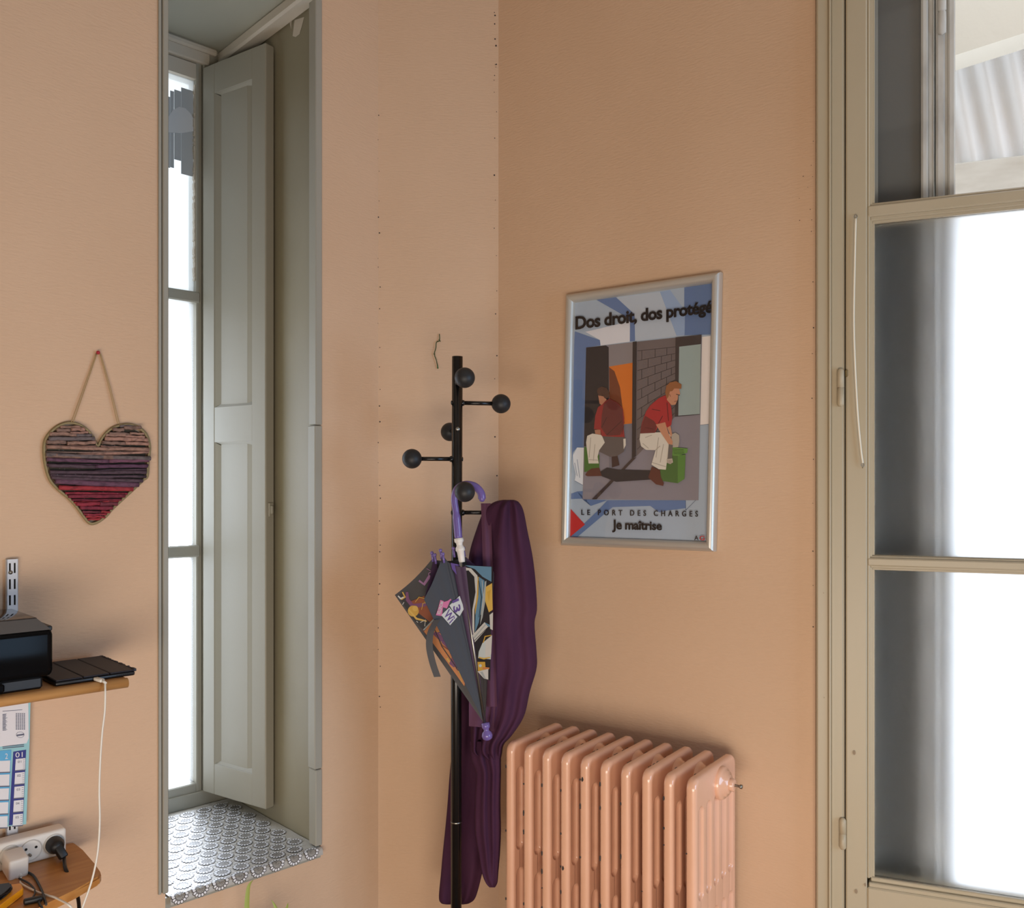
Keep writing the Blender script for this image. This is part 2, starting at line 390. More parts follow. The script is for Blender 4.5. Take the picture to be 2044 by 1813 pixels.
def rosette_mesh(n=14, R=.0165, pr=.0046, w=.0035):
    b = B()
    b.mi = 1; b.poly([(.0125*math.cos(2*math.pi*k/20), .0125*math.sin(2*math.pi*k/20), 0) for k in range(20)])
    for k in range(n):
        t = 2*math.pi*k/n; c, s_ = math.cos(t), math.sin(t)
        b.mi = 2; b.poly([(c*(R+pr*1.25*math.cos(q*.785))-s_*w*1.25*math.sin(q*.785), s_*(R+pr*1.25*math.cos(q*.785))+c*w*1.25*math.sin(q*.785), .0003) for q in range(8)])
        b.mi = 0; b.poly([(c*(R+pr*.86*math.cos(q*.785))-s_*w*.86*math.sin(q*.785), s_*(R+pr*.86*math.cos(q*.785))+c*w*.86*math.sin(q*.785), .0006) for q in range(8)])
        b.mi = 2; b.poly([(c*.002-s_*.0003, s_*.002+c*.0003, .0004), (c*.0115-s_*.0003, s_*.0115+c*.0003, .0004), (c*.0115+s_*.0003, s_*.0115-c*.0003, .0004), (c*.002+s_*.0003, s_*.002-c*.0003, .0004)])
    me = b.mesh('rosette'); setmats(me, [M_LACE, M_LACEC, M_LACED]); return me
RM = rosette_mesh()
def ringlet_mesh():
    b = B()
    for k in range(10):
        t = 2*math.pi*k/10; b.poly([(.0058*math.cos(t), .0058*math.sin(t), 0), (.0058*math.cos(t+.5), .0058*math.sin(t+.5), 0), (.0038*math.cos(t+.5), .0038*math.sin(t+.5), 0), (.0038*math.cos(t), .0038*math.sin(t), 0)])
    b.poly([(.002*math.cos(k*1.047), .002*math.sin(k*1.047), 0) for k in range(6)])
    me = b.mesh('ringlet'); setmats(me, M_LACE); return me
GM = ringlet_mesh()
pitch = .0505
def put(me, name, x, y, z, rx=0):
    o = bpy.data.objects.new(name, me); COL.objects.link(o); o.parent = cl
    o.location = Vector((x, y, z))-BASE[cl]; o.rotation_euler = (rx, 0, random.uniform(0, .4)); return o
def folded(me0):
    """the rosettes of the front edge bend over it"""
    me = me0.copy(); me.name = 'folded_rosette'
    for v in me.vertices:
        if v.co.y < .002: v.co = Vector((v.co.x, -.0015-v.co.z*1.5, v.co.z+(v.co.y-.002)*.95))
    return me
FM = folded(RM)
x = aC0+.022
while x < aC1-.008:
    o = put(FM, 'rosette', x, dF-.0042, zS+.0012); o.rotation_euler = (0, 0, 0)
    if x+pitch*.5 < aC1-.01: put(GM, 'ringlet', x+pitch*.5, dF+.008, zS+.0010)
    x += pitch
r = 1; d = dF-.004+pitch*.866
while d < ND-.04:
    x = aC0+.022+(pitch/2 if r % 2 else 0)
    while x < aC1-.015:
        put(RM, 'rosette', x, d, zS+.0010)
        if x+pitch/2 < aC1-.01: put(GM, 'ringlet', x+pitch/2, d+pitch*.29, zS+.0010)
        if d+pitch*.58 < ND-.04: put(GM, 'ringlet', x, d+pitch*.58, zS+.0010)
        x += pitch
    d += pitch*.866; r += 1

# ------------------------------------------------------------------ right window
w2 = thing('window_2', 'tall beige casement window right of the poster with frosted lower panes', None, FW, (0, 0, zB), kind='structure')
wa = lambda px, d=0: FW.a(px, d)
wz = lambda y, px=1744, d=0: FW.at(px, y, d).z
RW = 1.12
b = B()
b.box(wa(1629, -.02), wa(1655, -.02), -.022, .06, zB, zT, .004); b.box(wa(1654, -.024), wa(1659, -.024), -.026, .0, zB, zT, .0015); b.box(wa(1658, -.012), wa(1684, -.012), -.014, .06, zB, zT, .003)
b.box(wa(1684, -.012), wa(1685.6, -.012), -.012, .02, zB, zT)
b.box(RW-.05, RW, -.02, .06, zB, zT, .004); b.box(0, RW, -.02, .06, zT-.06, zT, .004); b.box(0, RW, -.06, .06, zB-.03, zB+.03, .004)
part('jamb', b, M_FRAME, w2)
b = B(); b.box(wa(1683.5, -.008), wa(1689, -.008), -.004, .02, zB, zT); part('gap', b, M_DARK, w2, 'dark gap between frame and sash')
zR = wz(1752)
b = B(); b.box(wa(1688, -.012), wa(1731, -.012), -.014, .045, zB+.03, zT-.06, .003); part('stile', b, M_FRAME, w2)
aG0, aG1 = wa(1745, .006), RW*.62
b = B(); b.box(wa(1731, -.01), wa(1737, -.01), -.010, .03, zR, zT-.06, .002); b.box(wa(1736, 0), wa(1741, 0), -.003, .03, zR, zT-.06, .001); b.box(wa(1740, .004), aG0+.001, .003, .03, zR, zT-.06, .001); part('glazing_bead', b, M_FRAME, w2)
b = B(); b.box(aG1, aG1+.07, -.014, .045, zB+.03, zT-.06, .003); part('stile', b, M_FRAME, w2)
b = B(); b.box(wa(1731), aG1, -.014, .045, zB+.03, zR-.018, .003); b.box(wa(1734), aG1, -.009, .04, zR-.02, zR-.009, .002); b.box(wa(1738), aG1, 0, .04, zR-.01, zR, .002); part('bottom_rail', b, M_FRAME, w2)
for ya, yb in ((405, 446), (1108, 1138)):
    b = B(); z1, z0 = wz(ya), wz(yb); h = z1-z0
    b.box(wa(1731), aG1, -.012, .03, z0+h*.28, z1-h*.18, .003); b.box(wa(1737), aG1, -.004, .03, z0+h*.12, z1-h*.05, .002); b.box(wa(1741), aG1, .002, .03, z0, z1, .001)
    part('muntin', b, M_FRAME, w2)
G_FROST = glass('frosted_window_glass', .0, 'rough', (250, 252, 255), .62)
for ya, yb, g in ((-700, 405, G_CLEAR), (446, 1108, G_FROST), (1138, 1752, G_FROST)):
    b = B(); b.box(aG0-.004, aG1+.004, .010, .014, wz(yb), min(wz(ya), zT-.06)); part('pane', b, g, w2)
for ya, yb, px in ((735, 812, 1678), (1634, 1698, 1682), (-330, -250, 1672)):
    c = FW.at(px, ya, -.022); c0 = FW.at(px, yb, -.022); h = c.z-c0.z; r_ = .0076
    b = B(); b.lathe([(0, 0), (r_*.6, .001), (r_, .006), (r_, h*.49), (r_*.8, h*.495), (r_*.8, h*.505), (r_, h*.51), (r_, h-.006), (r_*.6, h-.001), (0, h)], (c.x, -.018, c0.z), (0, 0, 1), 16)
    part('hinge', b, M_FRAME, w2)
b = B(); c = FW.at(1687, 745, -.02); b.box(c.x, c.x+.006, -.02, -.01, c.z-.008, c.z+.008, .002); part('keeper', b, mat('rusty_screw', (120, 100, 60), .6), w2, 'rust stained keeper beside the hinge')
b = B()
for px, py, r_ in ((1705, 1503, 5), (1727, 1767, 3.5), (1709, 1780, 5), (1693, 1112, 1), (1644, 1184, 1.2), (1645, 1393, 1.2)):
    c = FW.at(px, py, -.0155 if px > 1690 else -.0235); r_ *= .00105
    b.poly([(c.x+r_*.6*math.cos(k*.785), c.y, c.z+r_*math.sin(k*.785)) for k in range(8)])
part('paint_chips', b, mat('paint_chip', (150, 130, 105), .8), w2, stuff=True)
# cream curtain wire
M_WIRE = mat('cream_wire', (232, 222, 200), .45)
cw = thing('curtain_wire', 'cream plastic curtain wire hooked on the stile of the right window', 'wire', FW, tuple(FW.at(1708, 430, -.02)))
def spline(pts, n=8):
    pts = [Vector(p) for p in pts]; out = []
    for i in range(len(pts)-1):
        p0, p1, p2, p3 = pts[max(i-1, 0)], pts[i], pts[i+1], pts[min(i+2, len(pts)-1)]
        for k in range(n):
            t = k/n; out.append(.5*((2*p1)+(p2-p0)*t+(2*p0-5*p1+4*p2-p3)*t*t+(3*p1-p0-3*p2+p3)*t**3))
    out.append(pts[-1]); return out
cp = [FW.at(px, py, -.020) for px, py in ((1708, 436), (1706, 520), (1704, 640), (1707, 740), (1712, 830), (1718, 895), (1722, 925))]
b = B(); b.tube(spline(cp), .0024, 8); part('wire', b, M_WIRE, cw)
for e, s_ in ((cp[0], 1), (cp[-1], -1)):
    b = B(); b.tube([e+Vector((.003*math.sin(k*.628), 0, s_*(.004-.004*math.cos(k*.628)))) for k in range(11)], .0007, 6)
    b.tube([e+Vector((0, 0, s_*.008)), e+Vector((0, .008, s_*.011))], .0008, 6); part('eyelet', b, M_STEEL, cw)

# ------------------------------------------------------------------ outside the right window
b = B(); b.box(wa(1745, .07)-.25, wa(1752, .1), .065, .6, zB-.2, zT+.3); struct('wall_outside', b, mat('masonry_grey', (150, 150, 142), .8), FW, label='grey masonry reveal outside the right window')
M_DK = mat('dark_shutter_board', (94, 93, 88), .7, bump=((20, 20, 200), .1, .002))
b = B(); b.box(wa(1752, .1), wa(1840, .1), .10, .14, zB, zT+.2); struct('trim_5', b, M_DK, FW, label='dark folded outer shutter board')
M_POST = mat('weathered_post', (206, 204, 197), .6, bump=((60, 60, 20), .15, .003), var=((180, 177, 170), (30, 30, 8), .45, .7))
b = B(); q = lambda px: wa(px, .1)
b.box(q(1838), q(1852), .085, .16, zB, zT+.2, .004); b.box(q(1852), q(1864), .10, .16, zB, zT+.2, .003); b.box(q(1868), q(1886), .09, .16, zB, zT+.2, .004); b.box(q(1886), q(1892), .10, .16, zB, zT+.2); b.box(q(1892), q(1906), .088, .16, zB, zT+.2, .003)
b.lathe([(0, 0), (.009, .004), (.009, .05), (.006, .053), (.009, .056), (.009, .11), (0, .115)], (q(1879), .085, FW.at(1879, 72, .09).z), (0, 0, 1), 14)
struct('trim_6', b, M_POST, FW, label='weathered grey outer post with a hinge')
M_SHEET = mat('corrugated_plastic', (238, 241, 246), .5)
cr = thing('corrugated_sheet', 'pale corrugated plastic sheet seen through the clear top pane', 'roofing', FW, (.5, 1.25, 1.5))
b = B(); rows = []
zA, zZ = FW.at(1980, 326, 1.25).z, FW.at(1980, -150, 1.25).z
for i in range(9):
    t = i/8; z = zA+(zZ-zA)*t
    rows.append([(-.2+j*.008-.14*t, 1.25+.016*math.sin(j*.008*2*math.pi/.085)+.25*t*0, z) for j in range(320)])
b.grid(rows); part('sheet', b, M_SHEET, cr)
b = B(); b.box(-.2, 2.4, 1.20, 1.32, FW.at(1980, 396, 1.2).z, zA, .006); part('gutter_beam', b, mat('pale_beam', (214, 212, 206), .7, var=((196, 192, 184), (6, 6, 20), .4, .7)), cr)
b = B(); p0 = FW.at(1906, 100, .95); p1 = FW.at(2044, 66, .95)
b.prism([(p0.x-.3, .95, p0.z-.07), (p1.x, .95, p1.z), (p1.x+.9, .95, p1.z+.2), (p1.x+.9, .95, p1.z+.9), (p0.x-.3, .95, p1.z+.9)], (0, .12, 0))
struct('ceiling_outside', b, mat('outside_plaster', (206, 202, 192), .85, bump=((30, 30, 30), .3, .004)), FW, label='plaster soffit outside the right window')

# ------------------------------------------------------------------ radiator
RT = .634; zRT = CAMZ-RT                    # top of the radiator
rf = FR.loc(P(1390, 970, 1.881)); dFr = rf.y; DEP = .243
NS, SP = 10, .053
TH = .0120
def section_mesh():
    zb = .10-zRT
    gro = [.0315+.0440*k for k in range(5)]; WG = .0128
    zslots = ((.548-zRT, -.065), (.14-zRT, .500-zRT))
    svals = sorted(set([round(DEP*i/104, 6) for i in range(105)]+[.001, .0025, .005, DEP-.001, DEP-.0025, DEP-.005]))
    zv = set()
    for (za, zt) in zslots:
        for k in range(15): zv.add(zt+.004-k*.0014); zv.add(za-.004+k*.0014)
    z = zb
    while z < 0: zv.add(z); z += .02
    for k in range(20): zv.add(-.05*(k/19)**1.6)
    zv = sorted(zv); R, r = .024, .0095
    def half(s_, z_):
        x = min(s_, DEP-s_); y = min(-z_, z_-zb)
        dd = R-math.hypot(R-x, R-y) if (x < R and y < R) else min(x, y)
        dd = min(max(dd, 0), r)
        h = TH-r+math.sqrt(max(0, r*r-(r-dd)**2))
        if z_ < -.05:                              # the columns between the grooves are gently rounded
            for c0, c1 in zip(gro[:-1], gro[1:]):
                if c0 < s_ < c1: h = min(h, TH*(.86+.14*math.sin(math.pi*(s_-c0)/(c1-c0))**.5) if z_ < -.08 else h)
        for g in gro:
            for za, zt in zslots:
                zc = min(max(z_, za+WG), zt-WG); q = math.hypot(s_-g, z_-zc)/WG
                if q < 1.1:
                    k = min(1, max(0, (1.1-q)/.22)); k = k*k*(3-2*k); h = h*(1-k)+min(h, .0035)*k
        return h
    b = B(); rows = []
    for z_ in zv:
        y = min(-z_, z_-zb)
        inset = R-math.sqrt(max(0, R*R-(R-y)**2)) if y < R else 0
        rows.append((z_, [inset+(DEP-2*inset)*t/DEP for t in svals]))
    for sg in (1, -1):
        g_ = [[(0, ss[0], z_)]+[(sg*half(s_, z_), s_, z_) for s_ in ss]+[(0, ss[-1], z_)] for z_, ss in rows]
        g_ = [[(0, p[1], p[2]) for p in g_[0]]]+g_+[[(0, p[1], p[2]) for p in g_[-1]]]
        b.grid(g_)
    bmesh.ops.remove_doubles(b.bm, verts=b.bm.verts, dist=.00005)
    me = b.mesh('section'); setmats(me, [M_RAD]); return me
RMESH = section_mesh()
base = Vector((rf.x-.014, dFr, 0))
rad = thing('radiator', 'salmon enamelled cast iron column radiator with chipped paint under the poster', 'radiator', FR, base)
for i in range(NS):
    o = bpy.data.objects.new('section', RMESH); COL.objects.link(o); o.parent = rad; o.location = (-SP*i, 0, zRT)
hs, hz = DEP*.60, zRT-.042
b = B()
for i in range(NS-1):
    x = base.x-SP*i; c = (x-SP, dFr+hs, hz)
    b.lathe([(.035, .009), (.037, .013), (.031, .020), (.029, SP/2-.002), (.027, SP/2), (.029, SP/2+.002), (.031, SP-.020), (.037, SP-.013), (.035, SP-.009)], c, (1, 0, 0), 28)
part('hub', b, M_RAD, rad)
b = B(); c = Vector((base.x, dFr+hs, hz-.002))
b.lathe([(.037, .008), (.038, .016), (.035, .022), (.029, .023), (.028, .029), (.021, .031), (.0205, .034), (0, .034)], c, (1, 0, 0), 28)
pl = part('end_plug', b, M_RAD, rad)
b = B(); b.lathe([(.015, .032), (.0155, .043), (.0125, .045), (0, .045)], c, (1, 0, 0), 6); part('hex_nut', b, M_RAD, pl)
b = B(); b.lathe([(.003, .04), (.003, .056), (.005, .057), (.005, .062), (0, .0625)], c, (1, 0, 0), 10); part('bleed_valve', b, M_STEEL, pl, 'bare metal bleed screw')
b = B(); rnd = random.Random(3)
for i in range(NS):                         # chips of bare iron on the front edges
    x = base.x-SP*i
    for k in range(rnd.randint(3, 6)):
        z = zRT-rnd.choice([.05, .1, .18, .26, .33])-rnd.uniform(0, .07); h = rnd.uniform(.003, .017)
        n_ = 7; a0 = rnd.uniform(0, 6)
        b.prism([(x-.0089+rnd.uniform(.6, 1)*.0017*math.cos(a0+j*.9), dFr+.0014, z+rnd.uniform(.6, 1)*h/2*math.sin(a0+j*.9)) for j in range(n_)], (-.0012, -.0012, 0))
    for k in range(rnd.randint(3, 8) if 1 < i < 9 else 1):
        yy = dFr+rnd.uniform(.03, .15); b.obox((x-TH*.80, yy, zRT-.0026), (0, 1, 0), (-.7, 0, .7), (-.7, 0, -.7), rnd.uniform(.0012, .006), .0007, .0011)
for i, z in ((5, .05), (6, .27)):
    x = base.x-SP*i; b.prism([(x-.003+.0032*math.cos(j*.9)*(1-.2*(j % 2)), dFr+.0002, zRT-z+.006*math.sin(j*.9)*(1-.3*(j % 3 == 0))) for j in range(7)], (0, -.0006, 0))
part('paint_chips', b, M_CHIP, rad, stuff=True)
for i in (0, NS-1):
    b = B()
    for yy in (.03, DEP-.03): b.tube([(base.x-SP*i, dFr+yy, .13), (base.x-SP*i, dFr+yy*.98, 0)], [.016, .02], 12)
    part('foot', b, M_RAD, rad)

# ------------------------------------------------------------------ framed poster
tl, tr, br, bl = [FR.at(px, py, -.012) for px, py in ((1133, 591), (1438, 541), (1429, 1104), (1120, 1086))]
po = thing('framed_poster', 'silver framed safety poster hanging on the right wall above the radiator', 'poster', FR, tuple((bl+br)/2))
def hom(src, dst):
    A = []
    for (x, y), (u, v) in zip(src, dst):
        A += [[x, y, 1, 0, 0, 0, -u*x, -u*y], [0, 0, 0, x, y, 1, -v*x, -v*y]]
    h = np.linalg.solve(np.array(A), np.array(dst).reshape(-1)); return np.append(h, 1).reshape(3, 3)
print('poster corners', [tuple(round(q, 3) for q in v) for v in (tl, tr, br, bl)])
cxm, czm = (tl+tr+br+bl).x/4, (tl+tr+br+bl).z/4
wid = ((tr-tl).length+(br-bl).length)/2; hei = ((tl-bl).length+(tr-br).length)/2
e1 = ((tr-tl).normalized()+(br-bl).normalized()).normalized(); e3 = ((tl-bl).normalized()+(tr-br).normalized()).normalized()
def pq(u, v, d=0): return Vector((cxm, -.012, czm))+e1*(u-.5)*wid+e3*(v-.5)*hei+Vector((0, d, 0))
M_ALU = mat('brushed_aluminium', (205, 200, 190), .38, metal=.55)
FWd = .023
prof = [(0, .010), (0, -.004), (.003, -.010), (.008, -.0135), (.013, -.0135), (.018, -.010), (FWd, -.002), (FWd, .010)]
uw, vw = 1/wid, 1/hei
for (ua, va), (ub, vb), (ia, ja), (ib, jb) in (((0, 1), (1, 1), (1, -1), (-1, -1)), ((1, 1), (1, 0), (-1, -1), (-1, 1)), ((1, 0), (0, 0), (-1, 1), (1, 1)), ((0, 0), (0, 1), (1, 1), (1, -1))):
    b = B(); b.grid([[pq(ua+ia*o_*uw, va+ja*o_*vw, d_) for o_, d_ in prof], [pq(ub+ib*o_*uw, vb+jb*o_*vw, d_) for o_, d_ in prof]])
    part('frame_rail', b, M_ALU, po)
b = B(); b.poly([pq(.01, .01, .010), pq(.99, .01, .010), pq(.99, .99, .010), pq(.01, .99, .010)]); part('backing', b, M_DARK, po)
iu, iv = FWd*uw, FWd*vw
CR = ((140, 262), (957, 135), (930, 1693), (108, 1655))        # sheet corners as seen in an enlargement of the photo
Hm = hom(CR, ((iu, 1-iv), (1-iu, 1-iv), (1-iu, iv), (iu, iv)))
def pm(p, d):
    q = Hm @ np.array((p[0], p[1], 1.0)); u, v = q[0]/q[2], q[1]/q[2]
    return pq(min(max(u, iu-.004), 1-iu+.004), min(max(v, iv-.004), 1-iv+.004), d)
inks = {}
def ink(c):
    if c not in inks: inks[c] = len(inks)
    return inks[c]
pb = B(); lay = [0]
def draw(c, pts):
    lay[0] += 1; pb.mi = ink(c); pb.poly([pm(p, .006-.00006*lay[0]) for p in pts])
def line(c, p, q, wd=3):
    p, q = np.array(p, float), np.array(q, float); n = np.array((-(q-p)[1], (q-p)[0])); n = n/np.linalg.norm(n)*wd/2
    draw(c, [p+n, q+n, q-n, p-n])
BL, PALE = (100, 124, 168), (170, 184, 200)
draw(PALE, CR)
draw((184, 194, 206), [(380, 228), (640, 190), (790, 445), (493, 483)])
draw(BL, [(785, 162), (957, 135), (948, 440), (785, 447)]); draw((150, 172, 205), [(640, 190), (700, 178), (790, 300), (788, 445), (740, 450)])
draw((222, 222, 228), [(200, 432), (462, 368), (462, 487), (290, 512), (285, 480)])
draw(BL, [(265, 243), (380, 226), (490, 325), (493, 483), (462, 487), (463, 372), (430, 335)])
draw(BL, [(138, 430), (285, 480), (288, 512), (204, 525), (190, 1120), (150, 1118), (124, 1150), (118, 1215), (114, 1215), (132, 560)])
draw((238, 230, 226), [(893, 454), (950, 448), (940, 978), (885, 984)]); line((90, 90, 110), (885, 984), (940, 978), 2)
draw((228, 232, 238), [(125, 1165), (150, 1120), (190, 1120), (183, 1345), (135, 1318), (142, 1278), (128, 1215)])
for a_, c_ in (((135, 1210), (150, 1290)), ((150, 1190), (165, 1300)), ((135, 1318), (183, 1345))): line((120, 135, 160), a_, c_, 3)
draw(BL, [(115, 1395), (150, 1383), (185, 1380), (182, 1430), (330, 1436), (230, 1470), (200, 1425), (113, 1428)])
draw(BL, [(330, 1436), (800, 1440), (798, 1488), (690, 1500), (640, 1512), (585, 1472), (360, 1478), (150, 1657), (108, 1655), (165, 1600), (270, 1500)])
line((60, 70, 100), (798, 1440), (800, 1500), 2); line((60, 70, 100), (800, 1500), (860, 1440), 2)
draw((196, 48, 46), [(112, 1487), (196, 1582), (108, 1655)])
FLO = (140, 134, 142)
draw(FLO, [(205, 525), (893, 443), (877, 1440), (182, 1430)])
draw((44, 38, 40), [(205, 525), (320, 511), (338, 522), (340, 1118), (191, 1112)])
draw((140, 132, 134), [(338, 509), (483, 491), (483, 612), (340, 637)])
draw((216, 118, 36), [(340, 637), (483, 612), (476, 975), (343, 990)]); draw((118, 62, 34), [(340, 640), (372, 664), (405, 760), (432, 975), (343, 990)])
draw((122, 118, 128), [(343, 990), (476, 975), (478, 1190), (340, 1330), (340, 1118)])
draw((112, 101, 100), [(507, 488), (740, 461), (736, 932), (503, 1172)])
for t in np.linspace(.08, .94, 11):
    line((62, 54, 54), (507, 488+t*684), (740, 461+t*471+(1-t)*18), 3)
for i, t in enumerate(np.linspace(.08, .94, 11)[:-1]):
    for s_ in ((.28, .62, .88) if i % 2 else (.12, .46, .76)):
        x = 507+233*s_; f = lambda tt: (488+tt*684)*(1-s_)+(461+tt*471+(1-tt)*18)*s_
        line((62, 54, 54), (x, f(t)), (x, f(t+.086)), 3)
draw((52, 43, 42), [(483, 490), (507, 487), (503, 1172), (478, 1190)])
draw((66, 56, 54), [(738, 461), (893, 443), (890, 500), (760, 516), (756, 930), (735, 932)])
draw((156, 172, 170), [(760, 516), (890, 499), (885, 918), (756, 928)])
line((60, 55, 55), (735, 934), (885, 920), 3)
draw((64, 50, 46), [(240, 1430), (268, 1430), (506, 1178), (478, 1186), (400, 1268)])
draw((46, 40, 42), [(275, 1275), (330, 1240), (395, 1252), (590, 1258), (605, 1312), (385, 1326), (300, 1292)])
draw((70, 112, 42), [(196, 1115), (215, 1118), (285, 1165), (285, 1255), (196, 1266)])
# sitting figure seen from behind
TR, TR2 = (218, 210, 196), (176, 166, 152)
draw((64, 42, 36), [(358, 1172), (392, 1165), (405, 1225), (360, 1240)])
draw((98, 88, 84), [(300, 1052), (438, 1058), (442, 1100), (430, 1145), (392, 1170), (350, 1176), (275, 1140)]); draw(TR, [(428, 1068), (442, 1066), (443, 1105), (430, 1130)])
draw(TR, [(207, 1090), (214, 1050), (245, 1036), (300, 1046), (318, 1090), (285, 1135), (275, 1175), (282, 1215), (222, 1215), (214, 1150)])
for a_, c_ in (((235, 1060), (225, 1180)), ((260, 1100), (250, 1200)), ((222, 1192), (280, 1196))): line(TR2, a_, c_, 4)
draw((92, 48, 34), [(202, 1284), (215, 1262), (240, 1245), (285, 1240), (300, 1290), (215, 1292)])
draw((176, 120, 92), [(258, 1015), (292, 1012), (295, 1045), (262, 1038)])
draw((152, 44, 42), [(254, 1010), (262, 930), (278, 880), (310, 855), (345, 828), (390, 850), (425, 885), (434, 945), (430, 1000), (436, 1058), (300, 1052), (292, 1014)])
draw((104, 46, 42), [(312, 860), (345, 830), (390, 852), (424, 890), (430, 1000), (410, 1045), (330, 1050), (296, 1000), (300, 930)])
for a_, c_ in (((330, 1045), (420, 960)), ((300, 1000), (330, 940)), ((420, 1040), (432, 990))): line((60, 28, 28), a_, c_, 3)
draw((186, 128, 98), [(280, 808), (312, 815), (330, 835), (300, 866), (288, 858)])
draw((82, 54, 42), [(272, 785), (278, 768), (300, 756), (330, 766), (346, 790), (344, 822), (318, 826), (306, 808), (284, 812)])
# sitting figure seen from the side
draw((76, 108, 50), [(650, 1165), (802, 1165), (796, 1310), (755, 1336), (650, 1320)]); draw((90, 132, 58), [(755, 1170), (802, 1162), (796, 1310), (755, 1336)])
draw((102, 146, 66), [(700, 1122), (725, 1118), (815, 1126), (812, 1152), (760, 1170), (690, 1168)])
for k in range(4): line((50, 80, 30), (725+k*2, 1130+k*9), (790+k*2, 1132+k*9), 3)
draw(TR2, [(718, 1040), (740, 1030), (762, 1045), (765, 1080), (758, 1118), (716, 1120)])
draw((96, 50, 36), [(600, 1235), (648, 1255), (655, 1300), (672, 1335), (668, 1352), (625, 1342), (578, 1300)])
draw(TR, [(530, 1036), (600, 1030), (690, 1027), (712, 1045), (708, 1110), (692, 1190), (684, 1254), (640, 1250), (597, 1222), (622, 1136), (565, 1134), (535, 1112), (526, 1070)])
for a_, c_ in (((560, 1060), (600, 1045)), ((545, 1095), (580, 1125)), ((640, 1060), (625, 1180)), ((670, 1100), (650, 1210)), ((602, 1210), (684, 1236)), ((622, 1136), (650, 1110))): line(TR2, a_, c_, 4)
draw((170, 44, 44), [(530, 1036), (540, 975), (565, 905), (590, 868), (640, 825), (680, 806), (702, 835), (716, 880), (722, 940), (716, 985), (692, 1002), (676, 975), (640, 980), (620, 1030)])
draw((112, 46, 42), [(530, 1036), (542, 975), (560, 930), (612, 960), (630, 985), (618, 1032)])
for a_, c_ in (((600, 890), (650, 900)), ((640, 975), (665, 930)), ((560, 1000), (610, 1010)), ((690, 850), (700, 960))): line((84, 24, 26), a_, c_, 4)
SK = (198, 140, 108)
draw(SK, [(624, 982), (680, 968), (700, 1035), (726, 1085), (722, 1108), (702, 1102), (660, 1040)]); draw(SK, [(692, 1000), (712, 990), (722, 1040), (716, 1060)])
draw((104, 98, 92), [(702, 1100), (726, 1105), (722, 1195), (694, 1192)]); draw((190, 176, 160), [(690, 1190), (724, 1186), (728, 1210), (712, 1220), (690, 1212)])
for k in range(3): line((110, 96, 86), (698+k*9, 1195), (698+k*9, 1216), 2)
draw(SK, [(688, 770), (720, 742), (762, 760), (770, 800), (757, 806), (756, 830), (742, 862), (718, 866), (704, 850), (690, 835)])
draw((150, 96, 56), [(680, 790), (686, 752), (708, 730), (745, 722), (778, 742), (776, 768), (735, 766), (722, 782), (708, 784), (700, 815), (690, 830)])
line((60, 36, 28), (745, 800), (768, 806), 4); line((110, 50, 44), (735, 845), (750, 840), 3); line((140, 90, 66), (706, 800), (712, 815), 4)
pm_inks = [mat('ink_%d' % i, c, .5) for c, i in inks.items()]
part('print', pb, pm_inks, po, 'printed picture of a person crouching to lift a green crate, mirrored behind')
M_INK = mat('black_ink', (44, 38, 38), .5); M_RINK = mat('red_ink', (180, 50, 50), .5)
dl = .006-.00006*(lay[0]+4)
for body, quad, bold, sp_, m, stk in (('Dos droit, dos protégé', ((150, 446), (962, 334), (962, 238), (150, 346)), .022, .95, M_INK, ((-1.7, 0), (0, 1), (0, -1), (1.7, 0))), ('LE PORT DES CHARGES', ((182, 1524), (880, 1540), (880, 1505), (182, 1491)), .01, 1.9, M_INK, ((-1, 0), (1, 0))),
                      ('Je maîtrise', ((365, 1630), (662, 1636), (662, 1568), (365, 1554)), .02, .97, M_INK, ((-1.3, 0), (0, .6), (0, -.6), (1.3, 0))), ('A', ((858, 1682), (885, 1683), (885, 1656), (858, 1655)), .02, 1, M_INK, ((0, 0),)), ('G', ((890, 1684), (922, 1685), (922, 1656), (890, 1655)), .02, 1, M_RINK, ((0, 0),))):
    b = B(); lettering(b, body, quad, lambda p: pm(p, dl), bold, sp_, stk); part('lettering', b, m, po)
# clear sheet over the print
G_SHEET = glass('poster_cover', .965, 'clear')
b = B(); b.poly([pq(iu-.002, iv-.002, -.002), pq(1-iu+.002, iv-.002, -.002), pq(1-iu+.002, 1-iv+.002, -.002), pq(iu-.002, 1-iv+.002, -.002)]); part('cover_sheet', b, G_SHEET, po)

# ------------------------------------------------------------------ coat rack
YR = 2.20
pt = P(913, 712, YR); xr = pt.x
rack = thing('coat_rack', 'black metal coat rack with ball ended pegs standing in the corner', 'coat rack', WORLD, (xr, YR, 0))
b = B(); b.tube([(xr-.003, YR, .02), (xr-.003, YR, 1.0), (xr, YR, pt.z)], .0135, 20); part('pole', b, M_BLACK, rack)
zj = P(908, 1642, YR).z
b = B(); b.lathe([(.0137, 0), (.0140, .001), (.0140, .002), (.0137, .003)], (xr-.003, YR, zj), (0, 0, 1), 20); part('joint_ring', b, M_STEEL, rack, 'pale seam between pole lengths')
b = B(); b.lathe([(0, .03), (.02, .03), (.09, .022), (.115, .012), (.118, 0), (0, 0)], (xr-.003, YR, 0), (0, 0, 1), 40); part('base', b, M_BLACK, rack)
th = math.radians(13); cR, sR = math.cos(th), math.sin(th)
DIRS = {'r': (cR, sR), 'f': (sR, -cR), 'b': (-sR, cR), 'l': (-cR, -sR)}
PEG = []
